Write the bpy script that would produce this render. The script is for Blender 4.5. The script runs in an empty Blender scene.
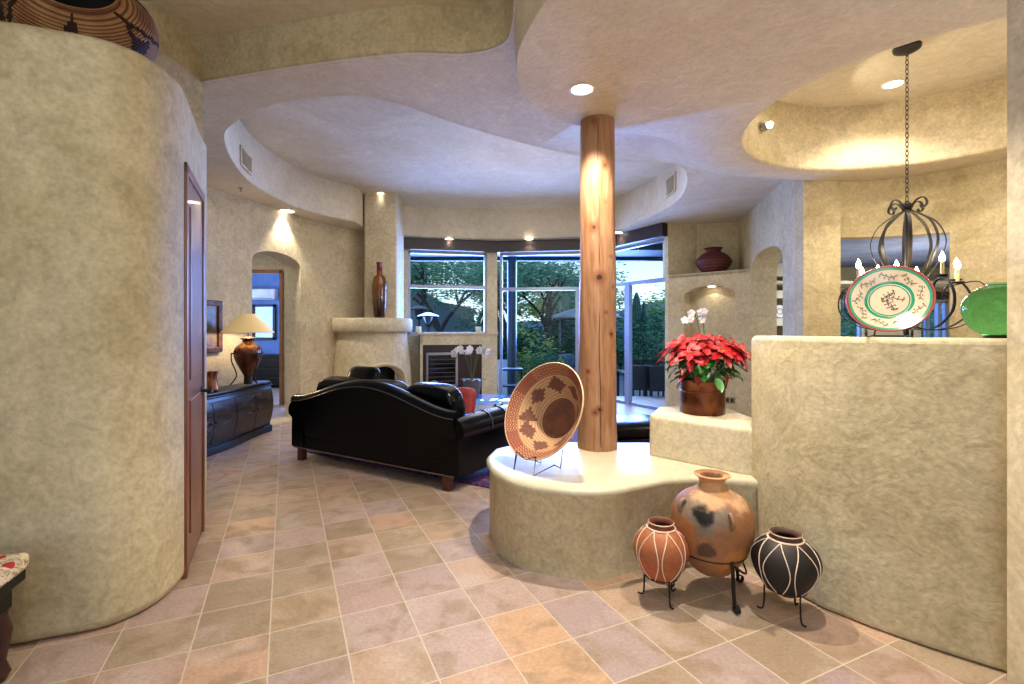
import bpy, math, random
from mathutils import Vector, Matrix, noise as mnoise
from mathutils.geometry import delaunay_2d_cdt, intersect_point_tri_2d
R = random.Random(7)
SC = bpy.context.scene
COL = SC.collection
PI = math.pi
H = 1.42      # eye height

# ------------------------------------------------------------------ camera
cd = bpy.data.cameras.new('camera')
cam = bpy.data.objects.new('camera', cd); COL.objects.link(cam)
cam.location = (0, 0, H); cam.rotation_euler = (PI/2, 0, 0)
cd.sensor_width = 36; cd.lens = 490/1024*36; cd.shift_y = -12/1024
cd.clip_start = .05; cd.clip_end = 600
SC.camera = cam
vs = SC.view_settings
vs.view_transform = 'Standard'; vs.look = 'None'; vs.gamma = 1; vs.use_curve_mapping = False
vs.exposure = -0.2
SC.cycles.max_bounces = 10; SC.cycles.diffuse_bounces = 5
SC.cycles.sample_clamp_indirect = 6
SC.cycles.caustics_reflective = False; SC.cycles.caustics_refractive = False

def lin(c):
    return tuple(((v/255)/12.92 if v/255 <= .04045 else ((v/255+.055)/1.055)**2.4) for v in c) + (1,)

# ------------------------------------------------------------------ world: bright dusk sky with thin cloud
W = bpy.data.worlds.new('sky'); SC.world = W; W.use_nodes = True
nt = W.node_tree; nt.nodes.clear()
N = nt.nodes.new
out = N('ShaderNodeOutputWorld'); bg = N('ShaderNodeBackground')
tc = N('ShaderNodeTexCoord'); sep = N('ShaderNodeSeparateXYZ'); rp = N('ShaderNodeValToRGB')
nz = N('ShaderNodeTexNoise'); mp = N('ShaderNodeMapping'); mx = N('ShaderNodeMixRGB'); r2 = N('ShaderNodeValToRGB')
L = nt.links.new
L(tc.outputs['Generated'], sep.inputs[0]); L(sep.outputs['Z'], rp.inputs[0])
rp.color_ramp.elements[0].position = 0; rp.color_ramp.elements[0].color = lin((236, 240, 240))
rp.color_ramp.elements[1].position = .75; rp.color_ramp.elements[1].color = lin((84, 140, 235))
e = rp.color_ramp.elements.new(.18); e.color = lin((170, 212, 245))
mp.inputs['Scale'].default_value = (1.5, 1.5, 7)
L(tc.outputs['Generated'], mp.inputs[0]); L(mp.outputs[0], nz.inputs['Vector'])
nz.inputs['Scale'].default_value = 2; nz.inputs['Detail'].default_value = 5
r2.color_ramp.elements[0].position = .48; r2.color_ramp.elements[1].position = .68
L(nz.outputs[0], r2.inputs[0]); L(r2.outputs[0], mx.inputs[0])
L(rp.outputs[0], mx.inputs[1]); mx.inputs[2].default_value = lin((238, 244, 246))
L(mx.outputs[0], bg.inputs[0]); bg.inputs[1].default_value = 2.4
L(bg.outputs[0], out.inputs[0])

# ------------------------------------------------------------------ room light (unseen fill lamps added to brighten the rooms, plus a hall downlight)
def area(name, loc, size, power, color=(1, .86, .68), rot=(0, 0, 0), size_y=None, spread=PI):
    d = bpy.data.lights.new(name, 'AREA'); d.size = size; d.energy = power; d.color = color
    d.spread = spread
    if size_y: d.shape = 'RECTANGLE'; d.size_y = size_y
    o = bpy.data.objects.new(name, d); COL.objects.link(o); o.location = loc; o.rotation_euler = rot
    return o
WARM = (1, .88, .72)
def point(name, loc, r, power, color=(1, .92, .82)):
    d = bpy.data.lights.new(name, 'POINT'); d.energy = power; d.color = color; d.shadow_soft_size = r
    o = bpy.data.objects.new(name, d); COL.objects.link(o); o.location = loc; return o
area('entry_ceiling_fill', (-.6, .3, 3.45), 1.6, 30, (1, .94, .86))  # soft fill added over the entry, no fixture
area('hall_ceiling_fill', (1.3, -.2, 2.95), 1.2, 18, (1, .93, .84))  # added fill behind the right wall end, no fixture
area('living_ceiling_fill', (-.3, 6.6, 3.8), 3.2, 70, (1, .92, .82), size_y=2.6)  # broad fill added under the oval recess, no cove lamp
area('dining_ceiling_fill', (3.2, 3.7, 3.5), 1.2, 20, (1, .88, .70))  # fill added inside the dining recess, no cove lamp
area('kitchen_ceiling_fill', (5.4, 7.0, 2.5), 1.6, 60, (.85, .92, 1))  # cool fill added under the kitchen ceiling
area('hallway_ceiling_fill', (-4.7, 8.0, 2.9), .7, 20, (1, .90, .76))  # fill added for the hallway beyond the arch
area('bedroom_daylight', (-7.2, 10.2, 1.8), 1.6, 90, (.40, .58, 1), rot=(PI/2, 0, math.radians(-70)))
area('entry_rear_fill', (-.3, -2.6, 1.9), 3.0, 18, (1, .96, .92), rot=(PI/2, 0, 0), size_y=2.4)  # frontal fill added behind the camera, no door modelled
area('patio_daylight_fill', (.3, 12.2, 2.3), 6.0, 2100, (.24, .38, 1), rot=(-PI/2-.1, 0, 0), size_y=2.2)  # area lamp added outside to boost the blue daylight through the windows
point('living_point_fill', (.2, 7.0, 2.2), .5, 60)  # bare point fill added to lift the living room ceiling
point('hall_point_fill', (.7, 1.0, 2.3), .4, 9)  # bare point fill added in the hall
point('entry_point_fill', (-.3, -.6, 2.2), .5, 19)  # bare point fill added behind the camera
point('kitchen_point_fill', (5.6, 6.6, 1.9), .3, 36)  # bare point fill added to lighten the kitchen ceiling
point('dining_point_fill', (3.6, 3.4, 2.6), .3, 16, (1, .88, .70))  # bare point fill added beside the chandelier
d = bpy.data.lights.new('hall_downlight', 'SPOT'); d.energy = 250; d.spot_size = 1.7; d.spot_blend = .6; d.color = WARM; d.shadow_soft_size = .05
o = bpy.data.objects.new('hall_downlight', d); COL.objects.link(o); o.location = (1.25, 2.25, 2.98)

# ------------------------------------------------------------------ materials
MATS = {}
def newmat(name):
    m = bpy.data.materials.new(name); m.use_nodes = True
    return m, m.node_tree, m.node_tree.nodes['Principled BSDF']
def mat(name, col, rough=.5, metal=0., col2=None, nscale=4, ndetail=6, lo=.35, hi=.65, bump=0, bscale=40,
        emit=0, stretch=None, coat=0, spec=.5, dist=0., trans=0.):
    if name in MATS: return MATS[name]
    m, t, b = newmat(name)
    b.inputs['Roughness'].default_value = rough; b.inputs['Metallic'].default_value = metal
    b.inputs['Base Color'].default_value = lin(col); b.inputs['Coat Weight'].default_value = coat
    b.inputs['Specular IOR Level'].default_value = spec
    b.inputs['Transmission Weight'].default_value = trans
    tc = t.nodes.new('ShaderNodeTexCoord'); mp = t.nodes.new('ShaderNodeMapping')
    t.links.new(tc.outputs['Object'], mp.inputs[0])
    if stretch: mp.inputs['Scale'].default_value = stretch
    c2 = col2 or tuple(v*.86 for v in col)
    n = t.nodes.new('ShaderNodeTexNoise'); n.inputs['Scale'].default_value = nscale; n.inputs['Detail'].default_value = ndetail
    n.inputs['Distortion'].default_value = dist
    r = t.nodes.new('ShaderNodeValToRGB')
    r.color_ramp.elements[0].position = lo; r.color_ramp.elements[1].position = hi
    r.color_ramp.elements[0].color = lin(col); r.color_ramp.elements[1].color = lin(c2)
    t.links.new(mp.outputs[0], n.inputs['Vector']); t.links.new(n.outputs[0], r.inputs[0])
    t.links.new(r.outputs[0], b.inputs['Base Color'])
    if bump:
        n2 = t.nodes.new('ShaderNodeTexNoise'); n2.inputs['Scale'].default_value = bscale; n2.inputs['Detail'].default_value = 5
        bm = t.nodes.new('ShaderNodeBump'); bm.inputs['Strength'].default_value = bump; bm.inputs['Distance'].default_value = .01
        t.links.new(mp.outputs[0], n2.inputs['Vector']); t.links.new(n2.outputs[0], bm.inputs['Height']); t.links.new(bm.outputs[0], b.inputs['Normal'])
    if emit:
        b.inputs['Emission Color'].default_value = lin(col); b.inputs['Emission Strength'].default_value = emit
    MATS[name] = m
    return m

class NB:
    """small node-math helper"""
    def __init__(s, name, rough=.5, metal=0, spec=.5):
        s.m, s.t, s.b = newmat(name); s.b.inputs['Roughness'].default_value = rough; s.b.inputs['Metallic'].default_value = metal
        s.b.inputs['Specular IOR Level'].default_value = spec
        s.tc = s.t.nodes.new('ShaderNodeTexCoord'); s.P = s.tc.outputs['Object']; MATS[name] = s.m
    def set(s, n, k, v):
        if v is None: return
        if isinstance(v, (int, float)) or isinstance(v, tuple): n.inputs[k].default_value = v
        else: s.t.links.new(v, n.inputs[k])
    def f(s, op, a, b=None, c=None):
        n = s.t.nodes.new('ShaderNodeMath'); n.operation = op
        s.set(n, 0, a); s.set(n, 1, b); s.set(n, 2, c); return n.outputs[0]
    def xyz(s):
        n = s.t.nodes.new('ShaderNodeSeparateXYZ'); s.t.links.new(s.P, n.inputs[0]); return n.outputs
    def comb(s, x, y, z):
        n = s.t.nodes.new('ShaderNodeCombineXYZ'); s.set(n, 0, x); s.set(n, 1, y); s.set(n, 2, z); return n.outputs[0]
    def noise(s, scale, detail=4, vec=None, stretch=None, dist=0):
        v = vec or s.P
        if stretch:
            mp = s.t.nodes.new('ShaderNodeMapping'); s.t.links.new(v, mp.inputs[0]); mp.inputs['Scale'].default_value = stretch; v = mp.outputs[0]
        n = s.t.nodes.new('ShaderNodeTexNoise'); n.inputs['Scale'].default_value = scale; n.inputs['Detail'].default_value = detail
        n.inputs['Distortion'].default_value = dist
        s.t.links.new(v, n.inputs['Vector']); return n.outputs[0]
    def white(s, vec):
        n = s.t.nodes.new('ShaderNodeTexWhiteNoise'); n.noise_dimensions = '3D'; s.t.links.new(vec, n.inputs[0]); return n.outputs[0]
    def ramp(s, fac, stops, const=False):
        n = s.t.nodes.new('ShaderNodeValToRGB'); cr = n.color_ramp
        if const: cr.interpolation = 'CONSTANT'
        while len(cr.elements) < len(stops): cr.elements.new(.5)
        for e, (p, c) in zip(cr.elements, stops): e.position = p; e.color = lin(c)
        s.t.links.new(fac, n.inputs[0]); return n.outputs[0]
    def mix(s, fac, a, b, mode='MIX'):
        n = s.t.nodes.new('ShaderNodeMixRGB'); n.blend_type = mode
        s.set(n, 0, fac)
        for k, v in ((1, a), (2, b)):
            if isinstance(v, tuple): n.inputs[k].default_value = lin(v)
            else: s.t.links.new(v, n.inputs[k])
        return n.outputs[0]
    def step(s, x, lo, hi):
        n = s.t.nodes.new('ShaderNodeMapRange'); n.interpolation_type = 'SMOOTHSTEP'
        s.set(n, 0, x); n.inputs[1].default_value = lo; n.inputs[2].default_value = hi; return n.outputs[0]
    def dist(s, p):
        n = s.t.nodes.new('ShaderNodeVectorMath'); n.operation = 'DISTANCE'; s.t.links.new(s.P, n.inputs[0]); n.inputs[1].default_value = p; return n.outputs['Value']
    def color(s, c): s.t.links.new(c, s.b.inputs['Base Color'])
    def bump(s, h, st=.3, d=.01):
        n = s.t.nodes.new('ShaderNodeBump'); n.inputs['Strength'].default_value = st; n.inputs['Distance'].default_value = d
        s.t.links.new(h, n.inputs['Height']); s.t.links.new(n.outputs[0], s.b.inputs['Normal'])

def plaster(name, a, b, c, st=.35, am=.6):
    n = NB(name, .72, spec=.3)
    big = n.noise(1.1, 5, dist=1.2); mid = n.noise(7.5, 9, dist=1.4); fine = n.noise(42, 6)
    base = n.ramp(big, [(.3, a), (.5, b), (.72, c)])
    m1 = n.ramp(mid, [(.3, (196, 192, 186)), (.7, (255, 255, 252))])
    m2 = n.ramp(fine, [(.3, (206, 203, 198)), (.7, (255, 255, 255))])
    n.color(n.mix(am, n.mix(am*.9, base, m1, 'MULTIPLY'), m2, 'MULTIPLY'))
    n.bump(n.f('ADD', n.f('MULTIPLY', mid, 1.2), n.f('MULTIPLY', fine, .5)), st, .012)
    return n.m
PL = plaster('khaki_plaster', (192, 178, 140), (206, 194, 160), (216, 205, 175))
PLL = plaster('light_plaster', (206, 192, 158), (219, 206, 176), (224, 212, 186), .25)
PLC = plaster('ceiling_plaster', (206, 194, 168), (214, 203, 180), (222, 212, 192), .2, .35)
PLB = plaster('banco_top_plaster', (186, 180, 152), (196, 190, 164), (202, 196, 172), .12, .3)
MATS['banco_top_plaster'].node_tree.nodes['Principled BSDF'].inputs['Roughness'].default_value = .35

TS = .2229*H; TOX, TOY, TYAW = -1.0804*H, 2.226*H, .433
def tile_mat():
    n = NB('slate_tile', .38, spec=.45)
    x, y, z = n.xyz()
    c, s = math.cos(TYAW)/TS, math.sin(TYAW)/TS
    i = n.f('ADD', n.f('ADD', n.f('MULTIPLY', x, c), n.f('MULTIPLY', y, s)), -(TOX*c+TOY*s)+100)
    j = n.f('ADD', n.f('ADD', n.f('MULTIPLY', x, s), n.f('MULTIPLY', y, -c)), -(TOX*s-TOY*c)+100)
    fi, fj = n.f('FLOOR', i), n.f('FLOOR', j)
    di = n.f('ABSOLUTE', n.f('SUBTRACT', n.f('FRACT', i), .5)); dj = n.f('ABSOLUTE', n.f('SUBTRACT', n.f('FRACT', j), .5))
    wob = n.f('MULTIPLY', n.f('SUBTRACT', n.noise(30, 2), .5), .012)
    d = n.f('ADD', n.f('MAXIMUM', di, dj), wob)
    grout = n.step(d, .4865, .4925)
    w = n.white(n.comb(fi, fj, .5)); w2 = n.white(n.comb(fi, fj, 7.5))
    base = n.ramp(w, [(0, (156, 136, 116)), (.2, (174, 154, 130)), (.38, (184, 156, 130)), (.52, (168, 150, 148)), (.68, (182, 158, 148)), (.82, (198, 160, 126)), (1, (164, 146, 150))])
    v = n.comb(n.f('ADD', x, n.f('MULTIPLY', w, 9)), n.f('ADD', y, n.f('MULTIPLY', w2, 9)), z)
    cl = n.noise(5, 7, vec=v, dist=1.0)
    base = n.mix(n.f('MULTIPLY', n.step(cl, .42, .7), .75), base, (146, 124, 98))
    base = n.mix(n.f('MULTIPLY', n.step(n.noise(3.1, 5, vec=v), .5, .7), .6), base, (196, 178, 168))
    fine = n.noise(60, 4)
    base = n.mix(.5, base, n.ramp(fine, [(.3, (190, 190, 190)), (.7, (255, 255, 255))]), 'MULTIPLY')
    col = n.mix(grout, base, (192, 178, 158))
    n.color(col)
    n.bump(n.f('SUBTRACT', n.f('MULTIPLY', cl, .35), n.f('MULTIPLY', grout, .5)), .35, .006)
    ro = n.f('ADD', n.f('MULTIPLY', cl, .35), .22); n.t.links.new(ro, n.b.inputs['Roughness'])
    return n.m
TILE = tile_mat()

BLK = mat('black_leather', (3, 3, 6), .24, col2=(4, 5, 8), nscale=8, bump=.10, bscale=90, spec=.16)
DKW = mat('ebony_wood', (12, 9, 8), .28, col2=(24, 17, 14), nscale=3, stretch=(1, 1, 8), spec=.18)
LEGW = mat('mahogany', (84, 40, 26), .35, col2=(52, 26, 18), nscale=6, stretch=(1, 1, 6))
DOORW = mat('alder_door_wood', (122, 66, 44), .32, col2=(88, 46, 32), nscale=5, stretch=(6, 6, .6), coat=.3)
IRON = mat('wrought_iron', (18, 15, 14), .55, .3, col2=(34, 27, 22), nscale=30)
BEAM = mat('dark_beam_wood', (50, 34, 32), .4, col2=(34, 24, 26), nscale=4, stretch=(1, 1, 10))
ALU = mat('window_aluminium', (150, 160, 186), .35, .4, col2=(138, 148, 176))
STEEL = mat('brushed_steel', (180, 182, 188), .28, .8)
CREAM = mat('cream_paint', (226, 220, 200), .6)
WHITE = mat('white_petal', (240, 240, 244), .55)
GREEN = mat('leaf_green', (34, 84, 34), .42, col2=(60, 120, 50), nscale=12)
DGREEN = mat('dark_leaf', (22, 54, 26), .4, col2=(40, 84, 40), nscale=12)
STEM = mat('stem_green', (80, 110, 60), .5)
REDB = mat('red_bract', (172, 2, 18), .5, col2=(128, 2, 14), nscale=18)
REDC = mat('red_chenille', (140, 22, 26), .7, col2=(96, 14, 20), nscale=30)
DKM = mat('dark_void', (8, 8, 10), .8)
BARK = mat('mesquite_bark', (64, 52, 44), .8, col2=(40, 34, 30), nscale=8, bump=.4)
LF1 = mat('mesquite_leaf', (134, 172, 128), .6, col2=(74, 128, 104), nscale=2.5)
LF2 = mat('yellow_leaf', (168, 180, 84), .6, col2=(100, 140, 70), nscale=2.5)  # yellow-green foliage colour
LF3 = mat('hedge_leaf', (66, 122, 78), .6, col2=(36, 84, 60), nscale=2.5)
PAT = mat('patio_concrete', (120, 124, 130), .6, col2=(96, 100, 106), nscale=1.5)
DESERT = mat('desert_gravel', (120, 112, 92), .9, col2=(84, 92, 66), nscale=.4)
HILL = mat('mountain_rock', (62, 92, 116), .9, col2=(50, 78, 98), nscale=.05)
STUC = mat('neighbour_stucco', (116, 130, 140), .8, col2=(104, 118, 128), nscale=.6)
FRAMEG = mat('gilt_frame', (104, 66, 34), .4, .4, col2=(50, 30, 18), nscale=20)

# ------------------------------------------------------------------ geometry helpers
def tag(o, label=None, cat=None, group=None, kind=None):
    if label: o['label'] = label
    if cat: o['category'] = cat
    if group: o['group'] = group
    if kind: o['kind'] = kind
    return o
def thing(name, label, cat, loc=(0, 0, 0), rz=0, group=None):
    o = bpy.data.objects.new(name, None); COL.objects.link(o); o.empty_display_size = .1
    o.location = loc; o.rotation_euler = (0, 0, rz)
    return tag(o, label, cat, group)
def cr(pts, n=8, closed=False):
    """Catmull-Rom through 2-D or 3-D points"""
    P = [Vector(p) for p in pts]; o = []
    m = len(P)
    rng = range(m) if closed else range(m-1)
    for i in rng:
        if closed: a, b, c, d = P[i-1], P[i], P[(i+1) % m], P[(i+2) % m]
        else: a, b, c, d = P[max(i-1, 0)], P[i], P[i+1], P[min(i+2, m-1)]
        for k in range(n):
            t = k/n
            o.append(.5*((2*b)+(c-a)*t+(2*a-5*b+4*c-d)*t*t+(3*b-a-3*c+d)*t**3))
    if not closed: o.append(P[-1])
    return o

class MB:
    def __init__(s): s.v = []; s.f = []
    def add(s, vs_, fs):
        k = len(s.v); s.v += [Vector(p) for p in vs_]; s.f += [tuple(i+k for i in f) for f in fs]; return s
    def box(s, c, d, rz=0, M=None):
        q = []
        for sx in (-1, 1):
            for sy in (-1, 1):
                for sz in (-1, 1):
                    p = Vector((sx*d[0]/2, sy*d[1]/2, sz*d[2]/2))
                    if M: p = M @ p
                    if rz: p = Matrix.Rotation(rz, 3, 'Z') @ p
                    q.append(p+Vector(c))
        return s.add(q, [(0, 1, 3, 2), (4, 6, 7, 5), (0, 4, 5, 1), (2, 3, 7, 6), (0, 2, 6, 4), (1, 5, 7, 3)])
    def prism(s, poly, z0, z1, cap=True):
        n = len(poly)
        vv = [(p[0], p[1], z0) for p in poly]+[(p[0], p[1], z1) for p in poly]
        ff = [(i, (i+1) % n, n+(i+1) % n, n+i) for i in range(n)]
        if cap: ff += [tuple(range(n-1, -1, -1)), tuple(range(n, 2*n))]
        return s.add(vv, ff)
    def lathe(s, prof, seg=32, c=(0, 0, 0), M=None, a0=0, a1=2*PI, sx=1, sy=1):
        full = abs(a1-a0-2*PI) < 1e-6; ns = seg if full else seg+1
        q = []
        for r, z in prof:
            for k in range(ns):
                a = a0+(a1-a0)*k/seg
                p = Vector((r*math.cos(a)*sx, r*math.sin(a)*sy, z))
                if M: p = M @ p
                q.append(p+Vector(c))
        ff = []
        for i in range(len(prof)-1):
            for k in range(seg):
                k2 = (k+1) % ns if full else k+1
                ff.append((i*ns+k, i*ns+k2, (i+1)*ns+k2, (i+1)*ns+k))
        return s.add(q, ff)
    def tube(s, pts, r, seg=8, cap=True, closed=False):
        P = [Vector(p) for p in pts]; n = len(P)
        rr = r if isinstance(r, (list, tuple)) else [r]*n
        q = []; prev = None
        for i in range(n):
            if closed: d = P[(i+1) % n]-P[i-1]
            else: d = P[min(i+1, n-1)]-P[max(i-1, 0)]
            if d.length < 1e-9: d = Vector((0, 0, 1))
            d.normalize()
            if prev is None:
                u = d.orthogonal().normalized()
            else:
                u = (prev-d*prev.dot(d))
                u = u.normalized() if u.length > 1e-6 else d.orthogonal().normalized()
            prev = u; w = d.cross(u)
            for k in range(seg):
                a = 2*PI*k/seg; q.append(P[i]+(u*math.cos(a)+w*math.sin(a))*rr[i])
        ff = []
        for i in range(n if closed else n-1):
            j = (i+1) % n
            for k in range(seg):
                ff.append((i*seg+k, i*seg+(k+1) % seg, j*seg+(k+1) % seg, j*seg+k))
        if cap and not closed: ff += [tuple(range(seg-1, -1, -1)), tuple(range((n-1)*seg, n*seg))]
        return s.add(q, ff)
    def ribbon(s, pts, wdir, w, t):
        """flat strap along pts; wdir: function or vector giving the width direction"""
        P = [Vector(p) for p in pts]; n = len(P); q = []
        for i in range(n):
            d = (P[min(i+1, n-1)]-P[max(i-1, 0)]).normalized(); u = Vector(wdir).normalized(); m = d.cross(u)
            if m.length < 1e-6: m = d.orthogonal()
            m.normalize(); ww = w[i] if isinstance(w, (list, tuple)) else w
            for a, b in ((-1, -1), (1, -1), (1, 1), (-1, 1)): q.append(P[i]+u*a*ww/2+m*b*t/2)
        ff = []
        for i in range(n-1):
            for k in range(4): ff.append((i*4+k, i*4+(k+1) % 4, i*4+4+(k+1) % 4, i*4+4+k))
        ff += [(3, 2, 1, 0), tuple(range((n-1)*4, n*4))]
        return s.add(q, ff)
    def ball(s, c, r, seg=12, rings=8, M=None):
        rr = r if isinstance(r, (list, tuple)) else (r, r, r)
        q = []; ff = []
        for i in range(rings+1):
            p = PI*i/rings
            for k in range(seg):
                a = 2*PI*k/seg; v = Vector((rr[0]*math.sin(p)*math.cos(a), rr[1]*math.sin(p)*math.sin(a), rr[2]*math.cos(p)))
                if M: v = M @ v
                q.append(v+Vector(c))
        for i in range(rings):
            for k in range(seg): ff.append((i*seg+k, i*seg+(k+1) % seg, (i+1)*seg+(k+1) % seg, (i+1)*seg+k))
        return s.add(q, ff)
    def pillow(s, c, d, M=None, n=10, puff=1.):
        """soft cushion: superellipsoid-like grid"""
        q = []; ff = []
        for i in range(n*2+1):
            p = -PI/2+PI*i/(n*2)
            for k in range(n*4):
                a = 2*PI*k/(n*4)
                sp = lambda x, e: math.copysign(abs(x)**e, x)
                v = Vector((sp(math.cos(p), .45)*sp(math.cos(a), .4)*d[0]/2, sp(math.cos(p), .45)*sp(math.sin(a), .4)*d[1]/2, sp(math.sin(p), .8*puff)*d[2]/2))
                if M: v = M @ v
                q.append(v+Vector(c))
        m = n*4
        for i in range(n*2):
            for k in range(m): ff.append((i*m+k, i*m+(k+1) % m, (i+1)*m+(k+1) % m, (i+1)*m+k))
        return s.add(q, ff)
    def build(s, name, m, parent=None, smooth=40, bevel=0, bseg=3, sub=0):
        me = bpy.data.meshes.new(name); me.from_pydata([tuple(p) for p in s.v], [], s.f); me.validate(); 
        if smooth:
            for p in me.polygons: p.use_smooth = True
            me.update()
            try: me.set_sharp_from_angle(angle=math.radians(smooth))
            except Exception: pass
        me.materials.append(m)
        o = bpy.data.objects.new(name, me); COL.objects.link(o)
        if bevel:
            b = o.modifiers.new('b', 'BEVEL'); b.width = bevel; b.segments = bseg; b.limit_method = 'ANGLE'; b.angle_limit = math.radians(35)
            b.harden_normals = False
        if sub:
            u = o.modifiers.new('s', 'SUBSURF'); u.levels = sub; u.render_levels = sub
        if parent: o.parent = parent
        return o
def struct(mb, name, m, **k):
    o = mb.build(name, m, **k); o['kind'] = 'structure'; return o
def inpoly(p, poly):
    x, y = p[0], p[1]; c = False; n = len(poly); j = n-1
    for i in range(n):
        xi, yi, xj, yj = poly[i][0], poly[i][1], poly[j][0], poly[j][1]
        if (yi > y) != (yj > y) and x < (xj-xi)*(y-yi)/(yj-yi)+xi: c = not c
        j = i
    return c
def subdiv(poly, step):
    o = []
    for i in range(len(poly)):
        a, b = Vector(poly[i][:2]), Vector(poly[(i+1) % len(poly)][:2]); n = max(1, int((b-a).length/step+.5))
        for k in range(n): o.append(a+(b-a)*k/n)
    return o
def cdt(loops, extra=()):
    V, E = [], []
    for lp, closed in loops:
        k = len(V); V += [Vector(p[:2]) for p in lp]; n = len(lp)
        E += [(k+i, k+(i+1) % n) for i in range(n if closed else n-1)]
    V += [Vector(p) for p in extra]
    v, e_, f, *_r = delaunay_2d_cdt(V, E, [], 0, 1e-5)
    return v, f
def panel(outer, holes, front, back, step=0):
    """extruded sheet with holes; front/back map (s,z) to 3-D"""
    if step: outer = subdiv(outer, step); holes = [subdiv(h, step) for h in holes]
    ext = []
    if step:
        xs = [p[0] for p in outer]; ys = [p[1] for p in outer]
        a = min(xs)+step/2
        while a < max(xs):
            b = min(ys)+step/2
            while b < max(ys): ext.append((a, b)); b += step
            a += step
    v, f = cdt([(outer, True)]+[(h, True) for h in holes], ext)
    keep = []
    for t in f:
        c = sum((v[i] for i in t), Vector((0, 0)))/len(t)
        if inpoly(c, outer) and not any(inpoly(c, h) for h in holes): keep.append(tuple(t))
    mb = MB(); n = len(v); cnt = {}
    for t in keep:
        for i in range(len(t)):
            a, b = t[i], t[(i+1) % len(t)]; cnt.setdefault((min(a, b), max(a, b)), []).append((a, b))
    used = sorted({i for t in keep for i in t}); ix = {u: k for k, u in enumerate(used)}; m = len(used)
    vv = [front(v[u][0], v[u][1]) for u in used]+[back(v[u][0], v[u][1]) for u in used]
    ff = [tuple(ix[i] for i in t) for t in keep]+[tuple(m+ix[i] for i in reversed(t)) for t in keep]
    for k, l in cnt.items():
        if len(l) == 1: a, b = l[0]; ff.append((ix[b], ix[a], m+ix[a], m+ix[b]))
    return mb.add(vv, ff)
def pathmap(path, off):
    P = [Vector(p[:2]) for p in path]; S = [0]
    for i in range(1, len(P)): S.append(S[-1]+(P[i]-P[i-1]).length)
    nr = []
    for i in range(len(P)):
        d = (P[min(i+1, len(P)-1)]-P[max(i-1, 0)]).normalized(); nr.append(Vector((-d.y, d.x)))
    def f(s, z):
        s = min(max(s, 0), S[-1])
        for i in range(len(S)-1):
            if s <= S[i+1]+1e-9: break
        t = (s-S[i])/max(1e-9, S[i+1]-S[i]); p = P[i].lerp(P[i+1], t)+nr[i].lerp(nr[i+1], t)*off
        return Vector((p.x, p.y, z))
    return f, S[-1]
def wall_path(path, z0, z1, off, holes=(), step=.25):
    f, ln = pathmap(path, 0); g, _ = pathmap(path, off)
    return panel([(0, z0), (ln, z0), (ln, z1), (0, z1)], list(holes), f, g, step)
def arch(s0, s1, z0, zs, zt, n=14):
    c = (s0+s1)/2; w = (s1-s0)/2
    pts = [(s0, z0), (s1, z0), (s1, zs)]
    for k in range(1, n): a = PI*k/n; pts.append((c+w*math.cos(a), zs+(zt-zs)*math.sin(a)**.8))
    pts.append((s0, zs)); return pts
def strip(loop, z0, z1, closed=True):
    mb = MB(); n = len(loop)
    vv = [(p[0], p[1], z0) for p in loop]+[(p[0], p[1], z1) for p in loop]
    return mb.add(vv, [(i, (i+1) % n, n+(i+1) % n, n+i) for i in range(n if closed else n-1)])
def rot(ax, deg): return Matrix.Rotation(math.radians(deg), 3, ax)
def facing(n, up=(0, 0, 1)):
    """3x3 with local z along n"""
    z = Vector(n).normalized(); x = Vector(up).cross(z)
    x = x.normalized() if x.length > 1e-5 else Vector((1, 0, 0)); y = z.cross(x)
    return Matrix((x, y, z)).transposed()

# ------------------------------------------------------------------ floor and ground
struct(MB().box((.9, 4.2, -.08), (13.5, 12.6, .16)), 'floor', TILE, smooth=0)
struct(MB().box((0, 17.5, -.40), (40, 15, .2)), 'floor_patio', PAT, smooth=0)
tag(struct(MB().box((0, 110, -.55), (400, 200, .3)), 'ground', DESERT, smooth=0))

# ------------------------------------------------------------------ ceilings
ZA, ZB, ZL, ZE, ZD = 3.25, 3.02, 3.85, 3.56, 3.66
recess = cr([(-2.77, 4.72), (-2.5, 4.37), (-1.98, 4.0), (-1.587, 3.87), (-1.21, 3.83), (-.9, 3.98), (-.62, 4.24), (-.11, 4.65), (.49, 5.04),
             (.947, 5.25), (1.36, 5.35), (1.66, 5.38), (1.9, 5.5), (2.08, 5.82), (2.26, 6.4), (2.35, 7.06), (2.276, 7.8), (2.03, 8.79),
             (1.68, 9.34), (.96, 9.75), (-.244, 9.88), (-1.25, 9.78), (-2.0, 9.55), (-2.62, 9.1), (-2.66, 8.35), (-3.0, 7.87),
             (-3.25, 7.17), (-3.26, 6.2), (-3.07, 5.43)], 5, True)
dome = [Vector((3.2+1.37*math.cos(2*PI*k/72), 3.63+1.29*math.sin(2*PI*k/72))) for k in range(72)]
Pe = cr([(.3, -1.6), (.26, 1.2), (.2, 2.2), (.12, 2.5), (.06, 2.7), (.03, 2.9), (.05, 3.2), (.125, 3.42), (.283, 3.65), (.49, 3.82), (.79, 3.96), (1.21, 4.06),
         (1.6, 4.35), (2.0, 4.95), (2.6, 5.15), (3.3, 5.25), (4.6, 5.25)], 4)
Qe = []
for i, p in enumerate(Pe):
    d = (Pe[min(i+1, len(Pe)-1)]-Pe[max(i-1, 0)]).normalized(); n_ = Vector((-d.y, d.x))
    u = i/4
    w = .02 if u < 8 else .02+.43*min(1, (u-8)/5)
    Qe.append(p+n_*w)
Eb = cr([(-2.30, 3.616), (-1.9, 3.5), (-1.46, 3.384), (-.74, 3.237), (-.3, 3.24), (-.06, 3.13), (.0, 2.92), (.01, 2.7), (.05, 2.3), (.09, 1.8), (.12, -1.6)], 6)
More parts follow.
